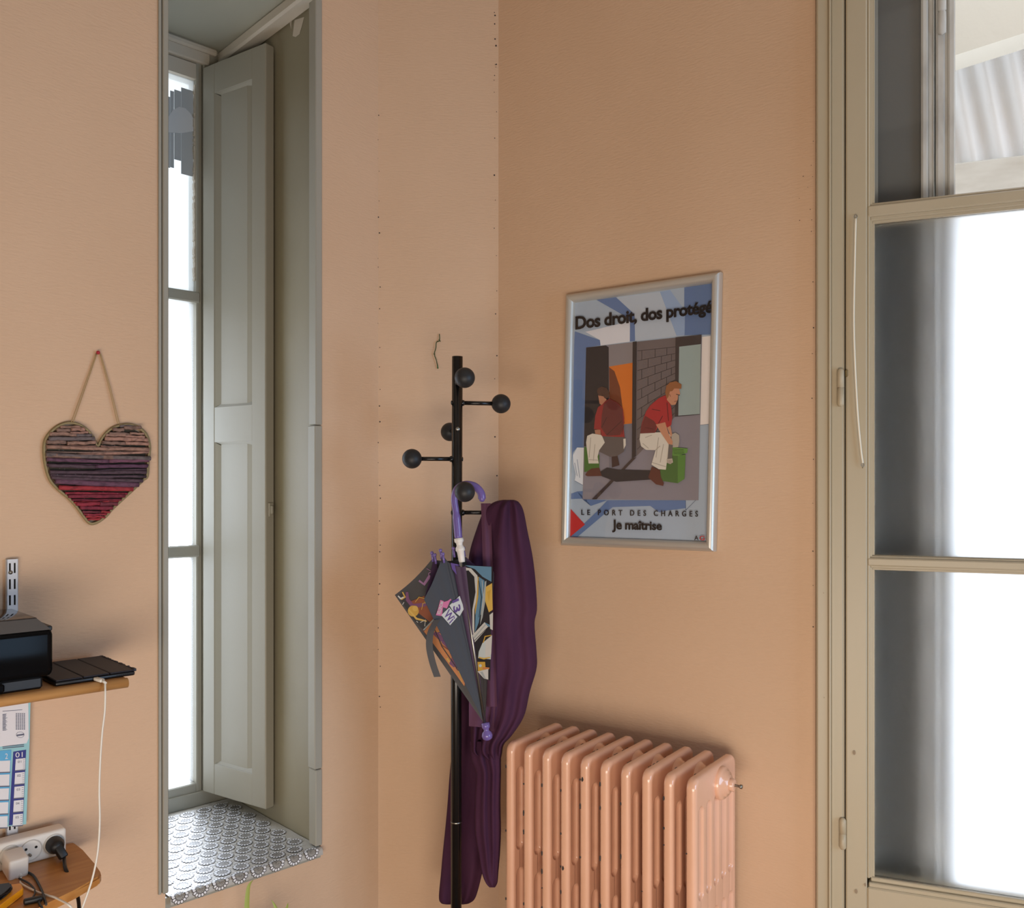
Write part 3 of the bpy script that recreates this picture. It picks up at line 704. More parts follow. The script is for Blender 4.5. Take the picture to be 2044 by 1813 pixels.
for k, px, py in (('f', 931, 755), ('r', 1016, 806), ('b', 890, 862), ('l', 805, 916), ('f', 935, 982), ('r', 1013, 1023)):
    d = Vector((*DIRS[k], 0)); Lp = .105; Yb = YR+d.y*Lp; z = CAMZ-(py-HY)/F_PX*Yb
    o0 = Vector((xr-.001, YR, z)); e = o0+d*Lp; PEG.append(e)
    b = B(); b.tube([o0+d*.010, e], .0052, 12); b.lathe([(.0075, .012), (.008, .014), (.007, .018), (.0052, .019)], o0, d, 14); pg = part('peg', b, M_BLACK, rack)
    b = B(); b.ball(e+d*.008, .0245, 32); part('ball', b, M_BALL, pg)
    b = B(); b.lathe([(.0055, .0125), (.0055, .0145), (.003, .0155), (0, .0155)], o0, -d, 12); part('screw', b, M_STEEL if k == 'b' else M_BLACK, pg)

# ------------------------------------------------------------------ hanging garment
M_PURP = mat('purple_knit', (76, 44, 66), .9, spec=.15, bump=((420, 420, 300), .35, .0012), var=((66, 36, 58), (9, 9, 5), .4, .7))
M_PURP2 = mat('purple_hem', (96, 62, 82), .9, spec=.15, bump=((420, 420, 300), .35, .001))
def garment(rows, seed, nf=5, amp=.010, n=72, m=70):
    """closed drape: rows of (y, x left, x right, depth, half thickness) read from the photo"""
    R = np.array(rows, float); t = np.linspace(0, 1, len(R)); tt = np.linspace(0, 1, m)
    def cat(col):
        out = []
        for q in tt:
            f = q*(len(R)-1); i = min(int(f), len(R)-2); u = f-i
            p = [R[max(i-1, 0)][col], R[i][col], R[i+1][col], R[min(i+2, len(R)-1)][col]]
            out.append(.5*((2*p[1])+(p[2]-p[0])*u+(2*p[0]-5*p[1]+4*p[2]-p[3])*u*u+(3*p[1]-p[0]-3*p[2]+p[3])*u**3))
        return out
    Yp, XL, XR, D, T = [cat(c) for c in range(5)]
    rg = random.Random(seed); ph = [rg.uniform(0, 6.28) for _ in range(nf)]; fr = [rg.uniform(4, 13) for _ in range(nf)]
    out = []
    for i in range(m):
        ring = []; fade = min(1, i/8, (m-1-i)/6+.25)
        for k in range(n):
            a_ = 2*math.pi*k/n; c, s_ = math.cos(a_), math.sin(a_)
            u = math.copysign(abs(c)**.8, c); x = (XL[i]+XR[i])/2+(XR[i]-XL[i])/2*u
            fold = sum(math.sin(fr[j]*u*.9+ph[j]+i*.02*(j-2))/(1+j*.3) for j in range(nf))*amp*fade
            dd = D[i]+T[i]*s_*-1*(abs(s_)**-.3 if abs(s_) > .05 else 1)+fold*(.3+.7*max(0, s_))*abs(s_)**.5
            ring.append(P(x, Yp[i], dd))
        out.append(ring)
    b = B(); V = b.grid(out, True)
    b._done([b.bm.faces.new(V[0]), b.bm.faces.new(V[-1][::-1])], True)
    return b
YH = 2.215
hd = thing('hooded_jacket', 'dark purple knitted jacket hanging from the lowest right peg of the rack', 'jacket', WORLD, tuple(PEG[5]))
body = garment([(998, 1004, 1026, YH+.018, .030), (1003, 985, 1036, YH+.016, .048), (1020, 966, 1045, YH+.016, .054), (1060, 950, 1053, YH+.018, .052), (1110, 936, 1063, YH+.02, .045), (1160, 936, 1069, YH+.02, .05), (1215, 938, 1072, YH+.02, .05),
                (1245, 938, 1067, YH+.02, .05), (1300, 938, 1071, YH+.02, .05), (1335, 938, 1071, YH+.02, .05), (1380, 938, 1058, YH+.02, .05), (1430, 939, 1046, YH+.01, .045), (1468, 940, 1022, YH, .035), (1486, 941, 1006, YH-.005, .030), (1505, 944, 1002, YH-.01, .028), (1522, 972, 998, YH-.01, .016)], 5, amp=.011)
part('body', body, M_PURP, hd)
slv = garment([(1370, 915, 975, YH+.09, .02), (1460, 906, 985, YH+.09, .025), (1540, 898, 990, YH+.088, .028), (1620, 892, 985, YH+.088, .028), (1700, 884, 968, YH+.088, .028), (1745, 880, 962, YH+.088, .028), (1790, 876, 950, YH+.088, .026), (1803, 880, 938, YH+.088, .018), (1806, 890, 925, YH+.088, .010)], 11, amp=.006)
part('sleeve', slv, M_PURP, hd)
slv2 = garment([(1480, 938, 1000, YH+.0, .018), (1515, 940, 1000, YH-.015, .024), (1545, 950, 1000, YH-.015, .024), (1600, 948, 999, YH-.01, .024), (1660, 948, 1000, YH-.01, .024), (1705, 955, 998, YH-.01, .022), (1740, 961, 995, YH-.01, .018), (1762, 969, 993, YH-.01, .014), (1772, 977, 988, YH-.01, .008)], 4, amp=.005)
part('sleeve', slv2, M_PURP, hd)
b = B(); g = YH-.060
b.grid([[P(960+i*.9+k*2.8, 1005+i*29, g+.050-.043*min(1, i/4)+.003*math.cos(k*1.2)) for k in range(8)] for i in range(15)]); part('front_band', b, M_PURP2, hd, 'paler ribbed front band')
b = B(); rows = [[P(936+i*0+(k/10)*(54-i*.6), 1386+i*8+k*.4+(6 if k in (9, 10) else 0), YH-.047+.004*math.sin(k*.9+i*.2)) for k in range(11)] for i in range(9)]
b.grid(rows); b.grid([[v+Vector((0, .006, 0)) for v in r] for r in rows]); part('pocket_flap', b, M_PURP2, hd)

# ------------------------------------------------------------------ umbrella
YU = PEG[4].y+.045
M_LILAC = mat('lilac_plastic', (112, 94, 158), .18, spec=.55); M_WHITEP = mat('white_plastic', (226, 220, 212), .35)
um = thing('umbrella', 'half folded dark umbrella with purple crook handle hanging on the rack', 'umbrella', WORLD, tuple(P(918, 975, YU)))
hk = [P(px, py, YU) for px, py in ((915, 1074), (913, 1050), (910, 1020), (907, 1000), (909, 983), (917, 972), (931, 967), (946, 970), (956, 978), (961, 987), (962, 996))]
b = B(); b.tube(spline(hk, 5), [.0098-.0022*min(1, abs(i-50)/50) if i > 8 else .0098 for i in range(51)], 14); b.ball(hk[-1], .0078, 14); part('handle', b, M_LILAC, um)
ap, top_ = P(968, 1447, YU-.025), P(916, 1080, YU)
ax = (ap-top_).normalized()
b = B(); b.lathe([(.0, -.006), (.0115, -.004), (.0115, .004), (.008, .008), (.0075, .014), (.0115, .020), (.0115, .026), (.009, .029), (.008, .05), (.0072, .055), (0, .055)], P(916, 1078, YU), ax, 20); part('collar', b, M_WHITEP, um)
b = B(); b.tube([P(915, 1090, YU), ap], .004, 10); part('shaft', b, M_STEEL, um)
b = B(); b.lathe([(.0, -.012), (.010, -.010), (.010, 0), (.007, .004), (.0065, .008), (.0115, .013), (.0135, .020), (.0115, .027), (.006, .031), (0, .032)], P(970, 1452, YU-.025), ax, 20); part('ferrule', b, M_LILAC, um)
# canopy: gores between the apex and the hem corners
dpt = lambda px, py, d: P(px, py, YU+d)
hem = [dpt(788, 1188, .000), dpt(866, 1112, .012), dpt(846, 1197, -.050), dpt(884, 1108, -.014), dpt(903, 1126, -.004), dpt(936, 1128, -.012), dpt(984, 1131, -.040), dpt(986, 1150, .01), dpt(930, 1112, .022), dpt(868, 1118, .03)]
M_CAN = mat('charcoal_nylon', (62, 60, 62), .5, spec=.3, bump=((300, 300, 300), .1, .0006)); M_CANP = mat('violet_nylon', (70, 50, 76), .5, spec=.3)
cols = {'gold': (196, 156, 66), 'rust': (134, 70, 38), 'orange': (196, 128, 76), 'violet': (112, 66, 106), 'mauve': (150, 108, 150), 'white': (196, 195, 190), 'blue': (96, 134, 160), 'pale': (186, 196, 196), 'pink': (196, 106, 142), 'ink': (40, 38, 42), 'deep': (92, 62, 124), 'yellow': (206, 170, 84), 'silver': (160, 168, 168)}
CI = {k: i for i, k in enumerate(cols)}; CM = [mat('print_'+k, v, .5, spec=.3) for k, v in cols.items()]
def gore(i, m=M_CAN, n=8, k=18, sag=.006):
    h0, h1 = hem[i], hem[(i+1) % len(hem)]; b = B(); rows = []
    nn = (h0-ap).cross(h1-ap).normalized(); ph = i*1.3
    if nn.y > 0: nn = -nn
    for r_ in range(k+1):
        t = .03+.97*r_/k
        rows.append([ap+((h0-ap)*(1-j/n)+(h1-ap)*(j/n))*t+ax*(sag*t*math.sin(math.pi*j/n))*(1 if r_ == k else r_/k)+nn*.0009*math.sin(j*1.7+ph)*t for j in range(n+1)])
    b.grid(rows); return part('gore', b, m, um)
G = [gore(i, M_CANP if i in (1, 4, 7) else M_CAN) for i in range(len(hem))]
def on_gore(i, off):
    h0, h1 = hem[i], hem[(i+1) % len(hem)]; nn = (h0-ap).cross(h1-ap).normalized()
    if nn.y > 0: nn = -nn
    q = ap+nn*off
    def f(p):
        r_ = Vector(((p[0]-CX)/F_PX, 1, -(p[1]-HY)/F_PX)); o_ = Vector((0, 0, CAMZ))
        return o_+r_*((q-o_).dot(nn)/r_.dot(nn))
    return f
def decal(i, shapes, name='print', label=None):
    """flat printed shapes lying on the cloth of one gore; coordinates read from an enlargement of the photo"""
    b = B(); L_ = 0
    for c, pts in shapes:
        L_ += 1; f = on_gore(i, .0016+.00008*L_); b.mi = CI[c]
        b.poly([f((740+x/3.9425, 1040+y/3.9425)) for x, y in pts])
    return part(name, b, CM, G[i], label)
def blob(c, pts): return (c, pts)
def stroke(c, pts, wd):
    pts = [np.array(p, float) for p in pts]; l, r_ = [], []
    for i, p in enumerate(pts):
        d = pts[min(i+1, len(pts)-1)]-pts[max(i-1, 0)]; n = np.array((-d[1], d[0]))/np.linalg.norm(d)*wd/2*(.35+.65*math.sin(math.pi*(i+.5)/len(pts)))
        l.append(tuple(p+n)); r_.append(tuple(p-n))
    return (c, l+r_[::-1])
def ring(c, x, y, r_, n=14): return (c, [(x+r_*math.cos(k*2*math.pi/n), y+r_*math.sin(k*2*math.pi/n)) for k in range(n)])
left = [('rust', [(300, 640), (420, 590), (520, 760), (760, 1200), (740, 1300), (560, 1050), (400, 850), (320, 720)]),
        ('ink', [(215, 590), (255, 560), (330, 690), (470, 800), (420, 870), (330, 770)]),
        ('orange', [(420, 870), (500, 760), (560, 900), (690, 1120), (750, 1240), (735, 1300), (600, 1110)]),
        stroke('violet', [(285, 560), (290, 620), (330, 670), (420, 660), (470, 640)], 34), stroke('violet', [(500, 880), (560, 930), (600, 960), (640, 1000), (670, 1060), (640, 1120), (700, 1170)], 60), stroke('mauve', [(380, 470), (420, 500), (460, 440), (500, 430)], 26),
        ring('gold', 335, 710, 44), ring('yellow', 350, 690, 22), stroke('gold', [(250, 560), (270, 600), (240, 620)], 14), stroke('yellow', [(300, 700), (360, 770), (440, 790)], 16), stroke('silver', [(415, 860), (515, 755)], 12),
        stroke('white', [(215, 590), (235, 612), (260, 600)], 14), stroke('white', [(390, 800), (430, 780), (425, 830)], 8), stroke('gold', [(520, 870), (600, 860), (600, 930), (540, 960)], 7), stroke('orange', [(660, 1150), (700, 1230), (740, 1180)], 12), stroke('mauve', [(440, 375), (500, 410)], 5), ring('mauve', 470, 420, 18), ring('ink', 470, 420, 11), stroke('gold', [(350, 640), (380, 600), (420, 610), (430, 650)], 7), stroke('gold', [(400, 700), (410, 650), (440, 640)], 6), stroke('rust', [(520, 900), (560, 980), (620, 1020), (650, 1100)], 9), stroke('deep', [(530, 880), (590, 890), (600, 930), (560, 950)], 10), stroke('yellow', [(600, 1080), (620, 1110)], 16), stroke('gold', [(680, 1160), (700, 1200), (720, 1270)], 8), stroke('white', [(250, 660), (262, 640)], 6), stroke('white', [(360, 790), (372, 800)], 7), stroke('ink', [(480, 800), (560, 990), (690, 1180)], 7)]
decal(0, left)
decal(2, [('deep', [(628, 330), (700, 345), (690, 440), (640, 380)])])
front = [('pink', [(548, 622), (575, 632), (560, 750), (512, 742), (530, 690)]), ('pink', [(570, 640), (628, 622), (600, 690), (566, 680)]), stroke('pink', [(590, 650), (632, 618)], 16),
         ('white', [(620, 665), (700, 590), (735, 690), (700, 750), (640, 700)]), ('white', [(555, 742), (618, 682), (682, 756), (625, 822)])]
decal(2, front, label='printed label with pink ribbon')
f2 = on_gore(2, .0026)
pxy = lambda p: f2((740+p[0]/3.9425, 1040+p[1]/3.9425))
b = B(); b.mi = CI['deep']; lettering(b, '13', ((640, 630), (655, 730), (712, 705), (692, 608)), pxy, .03)
lettering(b, 'Wi', ((572, 742), (620, 812), (668, 760), (617, 692)), pxy, .015)
b.mi = CI['white']; lettering(b, 'MONSTER', ((550, 634), (519, 732), (546, 740), (573, 640)), pxy, .01)
part('lettering', b, CM, G[2])
right = [('ink', [(700, 345), (955, 360), (940, 1260), (850, 1180)]), ('deep', [(705, 400), (735, 380), (800, 800), (780, 760)]), ('ink', [(700, 400), (740, 365), (800, 420), (830, 560), (800, 900), (760, 700)]),
         ('blue', [(740, 350), (950, 362), (950, 480), (880, 440), (820, 380)]),
         ('white', [(705, 395), (730, 365), (790, 375), (840, 430), (845, 560), (815, 700), (815, 900), (800, 880), (800, 700), (825, 560), (815, 440), (770, 390)]),
         ('blue', [(850, 440), (895, 470), (880, 640), (850, 800), (820, 880), (825, 720), (848, 580)]), ('gold', [(842, 440), (849, 440), (846, 600), (822, 740), (820, 700), (836, 580)]),
         ('silver', [(898, 480), (910, 470), (900, 640), (880, 760), (860, 820), (880, 640)]),
         ('yellow', [(905, 520), (955, 490), (960, 700), (930, 720), (900, 630)]), ('gold', [(915, 560), (945, 540), (930, 640)]),
         ('white', [(800, 900), (895, 798), (930, 830), (820, 955)]), ('blue', [(895, 798), (958, 830), (955, 842), (920, 830)]),
         ('white', [(935, 740), (962, 720), (960, 860), (940, 850)]), ('pale', [(880, 960), (955, 900), (945, 1090), (845, 1080), (850, 1030)]), ('white', [(905, 940), (955, 905), (948, 1050), (900, 1080)]), stroke('gold', [(885, 960), (900, 910), (950, 900)], 10),
         ('gold', [(840, 1110), (900, 1110), (905, 1175), (845, 1185)]), ('orange', [(880, 1150), (935, 1155), (930, 1170), (880, 1168)]), ring('pale', 862, 1140, 12), stroke('yellow', [(850, 1075), (890, 1085), (940, 1075)], 12), stroke('ink', [(850, 470), (872, 600), (852, 760)], 6), stroke('white', [(876, 470), (886, 600), (868, 740)], 5), stroke('ink', [(815, 945), (925, 835)], 5), stroke('silver', [(810, 925), (905, 815)], 8),
         ('white', [(840, 1185), (925, 1165), (925, 1250), (890, 1240)]), ('silver', [(860, 1190), (880, 1185), (905, 1240), (890, 1238)])]
decal(5, right)
for px, py, d in ((862, 1104, .01), (868, 1108, -.004), (879, 1099, -.01), (884, 1106, -.02), (905, 1095, .004), (925, 1094, .01)):
    b = B(); c = dpt(px, py, d); b.ball(c, .0045, 12); b.tube([c, c+ax*.022], .0028, 8); part('rib_tip', b, M_LILAC, um)
b = B(); sp = spline([dpt(px, py, d) for px, py, d in ((872, 1238, -.052), (860, 1262, -.056), (857, 1290, -.058), (863, 1322, -.058), (873, 1352, -.058))], 6)
b.grid([[p+Vector((-.008, 0, 0)), p+Vector((.008, 0, .001))] for p in sp]); b.grid([[p+Vector((-.008, .001, 0)), p+Vector((.008, .001, .001))] for p in sp]); part('tie_strap', b, M_CAN, um)

# ------------------------------------------------------------------ dry stem stuck on the corner wall
sc = lambda px, py, d=-.006: FC.at(px, py, d)
tw = thing('dried_stem', 'thin green dried plant stem stuck on the wall above the coat rack', 'twig', FC, tuple(sc(877, 668)))
b = B(); b.tube(spline([sc(877, 667, -.004), sc(877, 680), sc(871, 684), sc(870, 695), sc(867, 707), sc(871, 720), sc(874, 735, -.004)], 5), .0013, 7); b.tube([sc(876, 678), sc(879, 682)], .0014, 6); b.tube([sc(866, 706), sc(868, 708)], .0019, 6); part('stem', b, mat('dry_stem', (66, 78, 36), .8), tw)
b = B(); b.tube([sc(873, 728), sc(874, 736, -.004)], [.0014, .0021], 7); part('bud', b, mat('green_bud', (52, 92, 46), .7), tw)

# ------------------------------------------------------------------ heart of twigs
hz_ = lambda x, y, d=0: FL.at(x/2.92, 620+y/2.92, d)
HP = [(570, 800), (540, 735), (500, 690), (450, 662), (395, 656), (340, 675), (292, 715), (264, 762), (258, 820), (266, 900), (292, 985), (340, 1042), (400, 1092), (450, 1147), (490, 1202), (520, 1236), (545, 1241), (580, 1226), (620, 1195), (650, 1160), (700, 1112), (760, 1057), (830, 990), (856, 965), (862, 880), (870, 800), (856, 735), (820, 692), (770, 668), (710, 668), (650, 690), (600, 738)]
heart = thing('heart_ornament', 'heart shaped ornament of purple and red twigs hanging left of the niche', 'ornament', FL, tuple(hz_(570, 1241)))
b = B(); b.prism([hz_(570+(x-570)*.94, 930+(y-930)*.94, -.006) for x, y in HP], (0, .004, 0)); part('backing', b, mat('heart_backing', (70, 60, 46), .9), heart)
JUTE = mat('jute', (178, 148, 104), .9, bump=((400, 400, 400), .5, .002)); JUTE2 = mat('jute_rim', (150, 134, 98), .9, bump=((400, 400, 400), .5, .002))
b = B(); b.tube(spline([hz_(x, y, -.010) for x, y in HP+[HP[0]]], 4), .0025, 8); b.tube(spline([hz_(570+(x-570)*1.012, 930+(y-930)*1.008, -.004) for x, y in HP+[HP[0]]], 4), .003, 8); part('rim', b, JUTE2, heart)
b = B()
for x0_, x1_ in ((560, 412), (566, 424), (580, 686), (586, 696)):
    b.tube(spline([hz_(x0_, 250, -.006), hz_((x0_+x1_)/2+2, 450, -.007), hz_(x1_, 662, -.009)], 6), .0010, 6)
part('hanging_string', b, JUTE, heart)
pal = [((158, 122, 106), (134, 106, 94), (170, 128, 112), (110, 98, 98)), ((104, 68, 88), (94, 60, 84), (118, 74, 94), (84, 64, 74)), ((148, 44, 60), (126, 40, 58), (160, 48, 56), (112, 46, 58))]
PM = [[mat('twig_%d_%d' % (i, j), c, .75, bump=((90, 250, 250), .6, .002), var=(tuple(int(q*.74) for q in c), (90, 160, 160), .45, .7)) for j, c in enumerate(g)] for i, g in enumerate(pal)]
def spans(y):
    xs = []
    for (xa, ya), (xb, yb) in zip(HP, HP[1:]+HP[:1]):
        if (ya <= y) != (yb <= y): xs.append(xa+(y-ya)/(yb-ya)*(xb-xa))
    xs.sort(); return list(zip(xs[::2], xs[1::2]))
rg = random.Random(21); y = 676
while y < 1226:
    r_ = rg.choice([6, 8, 10, 12, 13]) if y < 1180 else 7
    if 838 < y < 852: r_ = 14
    if 985 < y < 1010: r_ = 17
    if 1028 < y < 1060: r_ = 15
    g = 0 if y < 858 else (1 if y < 1010 else 2)
    for xa, xb in spans(y):
        if xb-xa < 30: continue
        cut = rg.uniform(.4, .7); segs = [(xa, xb)] if rg.random() < .6 or xb-xa < 160 else [(xa, xa+(xb-xa)*cut+6), (xa+(xb-xa)*cut-6, xb)]
        for sa_, sb_ in segs:
            sl = rg.uniform(-.045, .045); e0, e1_ = sa_+rg.uniform(4, 14), sb_-rg.uniform(-6, 8)
            if r_ == 14: e0, e1_, sl = xa+8, xb+12, .035
            pts = [hz_(e0+(e1_-e0)*t, y+sl*(e0+(e1_-e0)*t-570)+rg.uniform(-2.5, 2.5), -.011-rg.uniform(0, .003)-(.003 if r_ > 11 else 0)) for t in (0, .2, .4, .6, .8, 1)]
            s_ = r_*.00037
            b = B(); b.tube(spline(pts, 2), [s_*rg.uniform(.85, 1.1) for _ in range(11)], 7); part('twig', b, PM[g][rg.randrange(4)], heart)
    y += r_*1.85
b = B(); M_GLIT = mat('glitter', (215, 205, 205), .3)
for _ in range(170):
    gx, gy = rg.uniform(270, 860), rg.uniform(730, 1200)
    if any(xa+8 < gx < xb-8 for xa, xb in spans(gy)):
        c = hz_(gx, gy, -.0175); r_ = rg.uniform(.0002, .00045); b.poly([c+Vector((r_*math.cos(k*1.57), 0, r_*math.sin(k*1.57))) for k in range(4)])
part('glitter', b, M_GLIT, heart, stuff=True)
b = B(); c = hz_(572, 245, -.010); b.ball(c, .0042, 14); b.tube([c, c+Vector((0, .011, 0))], .0012, 6)
single('push_pin', b, mat('red_pin', (170, 30, 46), .3), 'small red round headed pin holding the string of the heart', 'pin', FL, tuple(c))

# ------------------------------------------------------------------ shelf side: upright, shelves
M_RAIL = mat('white_rail', (214, 212, 212), .4)
M_BEECH = mat('beech', (206, 152, 92), .4, bump=((8, 120, 120), .1, .001), var=((194, 138, 78), (6, 60, 60), .4, .6))
M_BEECH2 = mat('orange_beech', (196, 138, 74), .38, bump=((8, 120, 120), .1, .001), var=((184, 124, 62), (6, 60, 60), .4, .6))
xa, xb = FL.a(10), FL.a(33); zt = FL.at(20, 1116).z; zbm = FL.at(20, 1700).z
up = thing('shelf_upright', 'white slotted metal shelf upright screwed on the left wall', 'shelf upright', FL, ((xa+xb)/2, 0, zbm))
b = B(); wd = xb-xa; cols_ = [0, .2, .36, .62, .78, 1]; z = zt; per = .0335
b.box(xa, xb, -.0125, -.011, zt-.008, zt); z = zt-.008
while z > zbm:
    for i in range(5):
        if i in (1, 3): continue
        b.box(xa+wd*cols_[i], xa+wd*cols_[i+1], -.0125, -.011, z-.021, z)
    b.box(xa, xb, -.0125, -.011, z-per, z-.021); z -= per
b.box(xa, xa+.0015, -.0125, 0, zbm, zt); b.box(xb-.0015, xb, -.0125, 0, zbm, zt); part('channel', b, M_RAIL, up)
b = B(); b.box(xa+.002, xb-.002, -.009, -.008, zbm, zt-.004); part('channel_back', b, M_DARK, up)
b = B(); c = FL.at(21, 1143, -.0125); b.lathe([(0, .0025), (.004, .002), (.0042, 0)], c, (0, -1, 0), 14); part('screw', b, M_STEEL, up)
zs = FL.at(257, 1354, -.25).z; aE = FL.a(257, -.25)
TKS = .020
b = B(); b.box(-1.9, aE, -.245, -.004, zs-TKS, zs, .003)
b.tube([(-1.9, -.243, zs-TKS/2), (aE-.0005, -.243, zs-TKS/2)], TKS/2, 16)
us = single('wall_shelf', b, M_BEECH, 'light beech shelf carrying the printer and the tablet', 'shelf', FL, (aE, 0, zs-TKS))
zl_ = CAMZ-(1679-HY)/F_PX*FL.world(FL.at(149, 1679)).y
def onz(px, py, z):
    Y = (CAMZ-z)*F_PX/(py-HY); return FL.loc(P(px, py, Y))
ls = [onz(149, 1681, zl_), onz(165, 1697, zl_), onz(190, 1726, zl_), onz(200, 1737, zl_), onz(202, 1744, zl_), onz(199, 1750, zl_), onz(150, 1776, zl_), onz(95, 1803, zl_), onz(20, 1845, zl_)]
ls = [Vector((ls[0].x, -.004, zl_))]+ls[1:]+[Vector((-1.9, ls[-1].y, zl_)), Vector((-1.9, -.004, zl_))]
b = B(); b.prism(ls, (0, 0, -.018)); bmesh.ops.bevel(b.bm, geom=[e for e in b.bm.edges if abs(e.verts[0].co.z-e.verts[1].co.z) < 1e-5], offset=.004, segments=2, affect='EDGES')
single('wall_shelf', b, M_BEECH2, 'orange beech shelf with cut corner carrying the power strip', 'shelf', FL, tuple(ls[0]))
# hidden brackets keep the shelves on the upright
for zz_, nm in ((zs-TKS, 'white shelf bracket under the light beech shelf'), (zl_-.018, 'white shelf bracket under the orange beech shelf')):
    b = B(); xm = (xa+xb)/2-.03
    b.prism([(xm-.004, -.013, zz_-.001), (xm-.004, -.2, zz_-.001), (xm-.004, -.2, zz_-.012), (xm-.004, -.013, zz_-.05)], (.008, 0, 0))

# ------------------------------------------------------------------ printer
M_PRB = mat('printer_black', (12, 12, 13), .16, spec=.07); M_PRM = mat('printer_matt', (24, 24, 26), .45); M_PRG = mat('printer_grey', (92, 92, 92), .3); M_PRS = mat('printer_gloss_lid', (40, 40, 42), .06, spec=.6)
pf = -.235; pa = FL.a(108, pf); pz = zs
ph_ = FL.at(108, 1238, pf).z-pz
pr = thing('printer', 'glossy black printer standing on the light beech shelf', 'printer', FL, (pa-.2, pf, pz))
b = B(); b.box(pa-.42, pa, pf, -.03, pz+.022, pz+ph_-.016, .012, 3); part('body', b, M_PRB, pr)
b = B(); b.box(pa-.41, pa-.018, pf+.006, -.035, pz, pz+.024, .004); part('base', b, M_PRM, pr)
b = B(); b.box(pa-.40, pa-.085, pf-.004, pf+.03, pz+.004, pz+.020, .003); part('paper_tray', b, M_PRB, pr)
b = B(); b.prism([(pa-.42, pf+.004, pz+ph_-.018), (pa-.004, pf+.004, pz+ph_-.018), (pa-.022, pf+.03, pz+ph_+.002), (pa-.42, pf+.03, pz+ph_+.002)], (0, .002, .0)); part('bezel', b, M_PRG, pr, 'grey sloping front bezel')
b = B(); b.box(pa-.42, pa-.020, pf+.03, -.034, pz+ph_-.02, pz+ph_+.004, .004, 2); part('lid', b, M_PRS, pr)
b = B(); b.box(pa-.012, pa+.0006, pf+.012, -.04, pz+ph_-.022, pz+ph_-.012, .002); part('seam', b, M_PRM, pr)

# ------------------------------------------------------------------ tablet
M_TAB = mat('navy_leatherette', (30, 30, 40), .55, bump=((500, 500, 500), .25, .0006)); M_TABB = mat('tablet_black', (18, 18, 20), .35)
tf = -.232
ta0, ta1 = pa+.003, FL.a(270, tf)
tb0 = -.035
tz = zs
tabt = thing('tablet', 'dark tablet in a folded cover lying on the end of the shelf', 'tablet', FL, (ta1-.1, tf, tz))
sk = .0
b = B(); b.box(ta0, ta1, tf, tb0, tz, tz+.009, .003, 2); part('case', b, M_TABB, tabt)
wS = (ta1-ta0)/3
for k in range(3):
    b = B(); b.box(ta0+wS*k+.0008, ta0+wS*(k+1)-.0008, tf-.001, tb0+.001, tz+.0095, tz+.0125, .0012); part('cover_panel', b, M_TAB, tabt)
b = B(); rg = random.Random(5); q = tf
while q < tb0:
    s_ = rg.uniform(.003, .009); b.box(ta1-.003, ta1+rg.uniform(0, .003), q, q+s_, tz+.0085, tz+.0125+rg.uniform(0, .0015)); q += s_
part('frayed_edge', b, M_TAB, tabt, 'torn frayed cover edge')
b = B()
for k in range(7):
    c = Vector((ta1-.036+k*.0042, tf-.0004, tz+.0048)); b.poly([c+Vector((.0011*math.cos(t*.785), 0, .0011*math.sin(t*.785))) for t in range(8)])
part('speaker_holes', b, M_DARK, tabt, stuff=True)

# ------------------------------------------------------------------ charging cable
M_CAB = mat('white_cable', (226, 220, 208), .45); M_BCAB = mat('black_cable', (22, 22, 22), .45)
cc = thing('charging_cable', 'white charging cable plugged into the tablet and hanging past the shelf', 'cable', FL, tuple(FL.at(195, 1358, tf-.008)))
c0 = Vector((FL.a(190, tf), tf, tz+.0048))
b = B(); b.obox(c0+Vector((.004, -.010, -.001)), (.35, -1, -.1), (1, .35, 0), (0, 0, 1), .011, .0052, .0034, .002, 2); b.tube([c0+Vector((.007, -.019, -.002)), c0+Vector((.011, -.028, -.006))], [.0032, .0022], 10); part('plug', b, M_CAB, cc)
pts = [c0+Vector((.010, -.026, -.005))]+[FL.at(px, py, -.268-.00006*max(0, py-1420)) for px, py in ((210, 1384), (209, 1420), (204, 1462), (200, 1520), (198, 1580), (199, 1640), (195, 1700), (184, 1755), (166, 1808), (150, 1850), (120, 1900), (90, 1960))]
b = B(); b.tube(spline(pts, 6), .0019, 8); part('cord', b, M_CAB, cc)

# ------------------------------------------------------------------ power strip
M_STRIPW = mat('white_strip', (232, 226, 216), .4); M_SOCK = mat('socket_well', (206, 202, 194), .5)
sd0, sd1 = -.062, -.020
pA, pB_ = FL.a(-60, sd0), FL.a(133, sd0)
sz0 = zl_; sz1 = FL.at(133, 1662, sd0).z
sz1 = sz0+.056
ps = thing('power_strip', 'white multi socket power strip leaning on the wall above the lower shelf', 'power strip', FL, (pB_-.1, sd1, sz0))
b = B(); b.box(pA, pB_, sd0, sd1, sz0, sz1, .006, 3); part('housing', b, M_STRIPW, ps)
cs = [FL.a(px, sd0) for px in (20, 62, 108)]; zc = (sz0+sz1)/2
for x in cs:
    b = B(); b.lathe([(.0205, -.0012), (.0215, .001), (.0205, .0016), (.0195, .0012), (.0190, -.0005), (0, -.0006)], (x, sd0, zc), (0, -1, 0), 30); so = part('socket', b, M_SOCK, ps)
    if x == cs[1]:
        b = B()
        for dx in (-.0095, .0095): b.lathe([(.0028, 0), (0, .0001)], (x+dx, sd0-.0004, zc+.004), (0, -1, 0), 12)
        part('contact_hole', b, M_DARK, so)
        b = B(); b.lathe([(.0026, 0), (.0026, .008), (.001, .0095), (0, .0095)], (x-.003, sd0, zc-.008), (0, -1, 0), 12); part('earth_pin', b, M_STEEL, so)
bp_ = thing('black_plug', 'black mains plug with black cord in the right socket of the power strip', 'plug', FL, (cs[2], sd0-.002, zc))
x = cs[2]
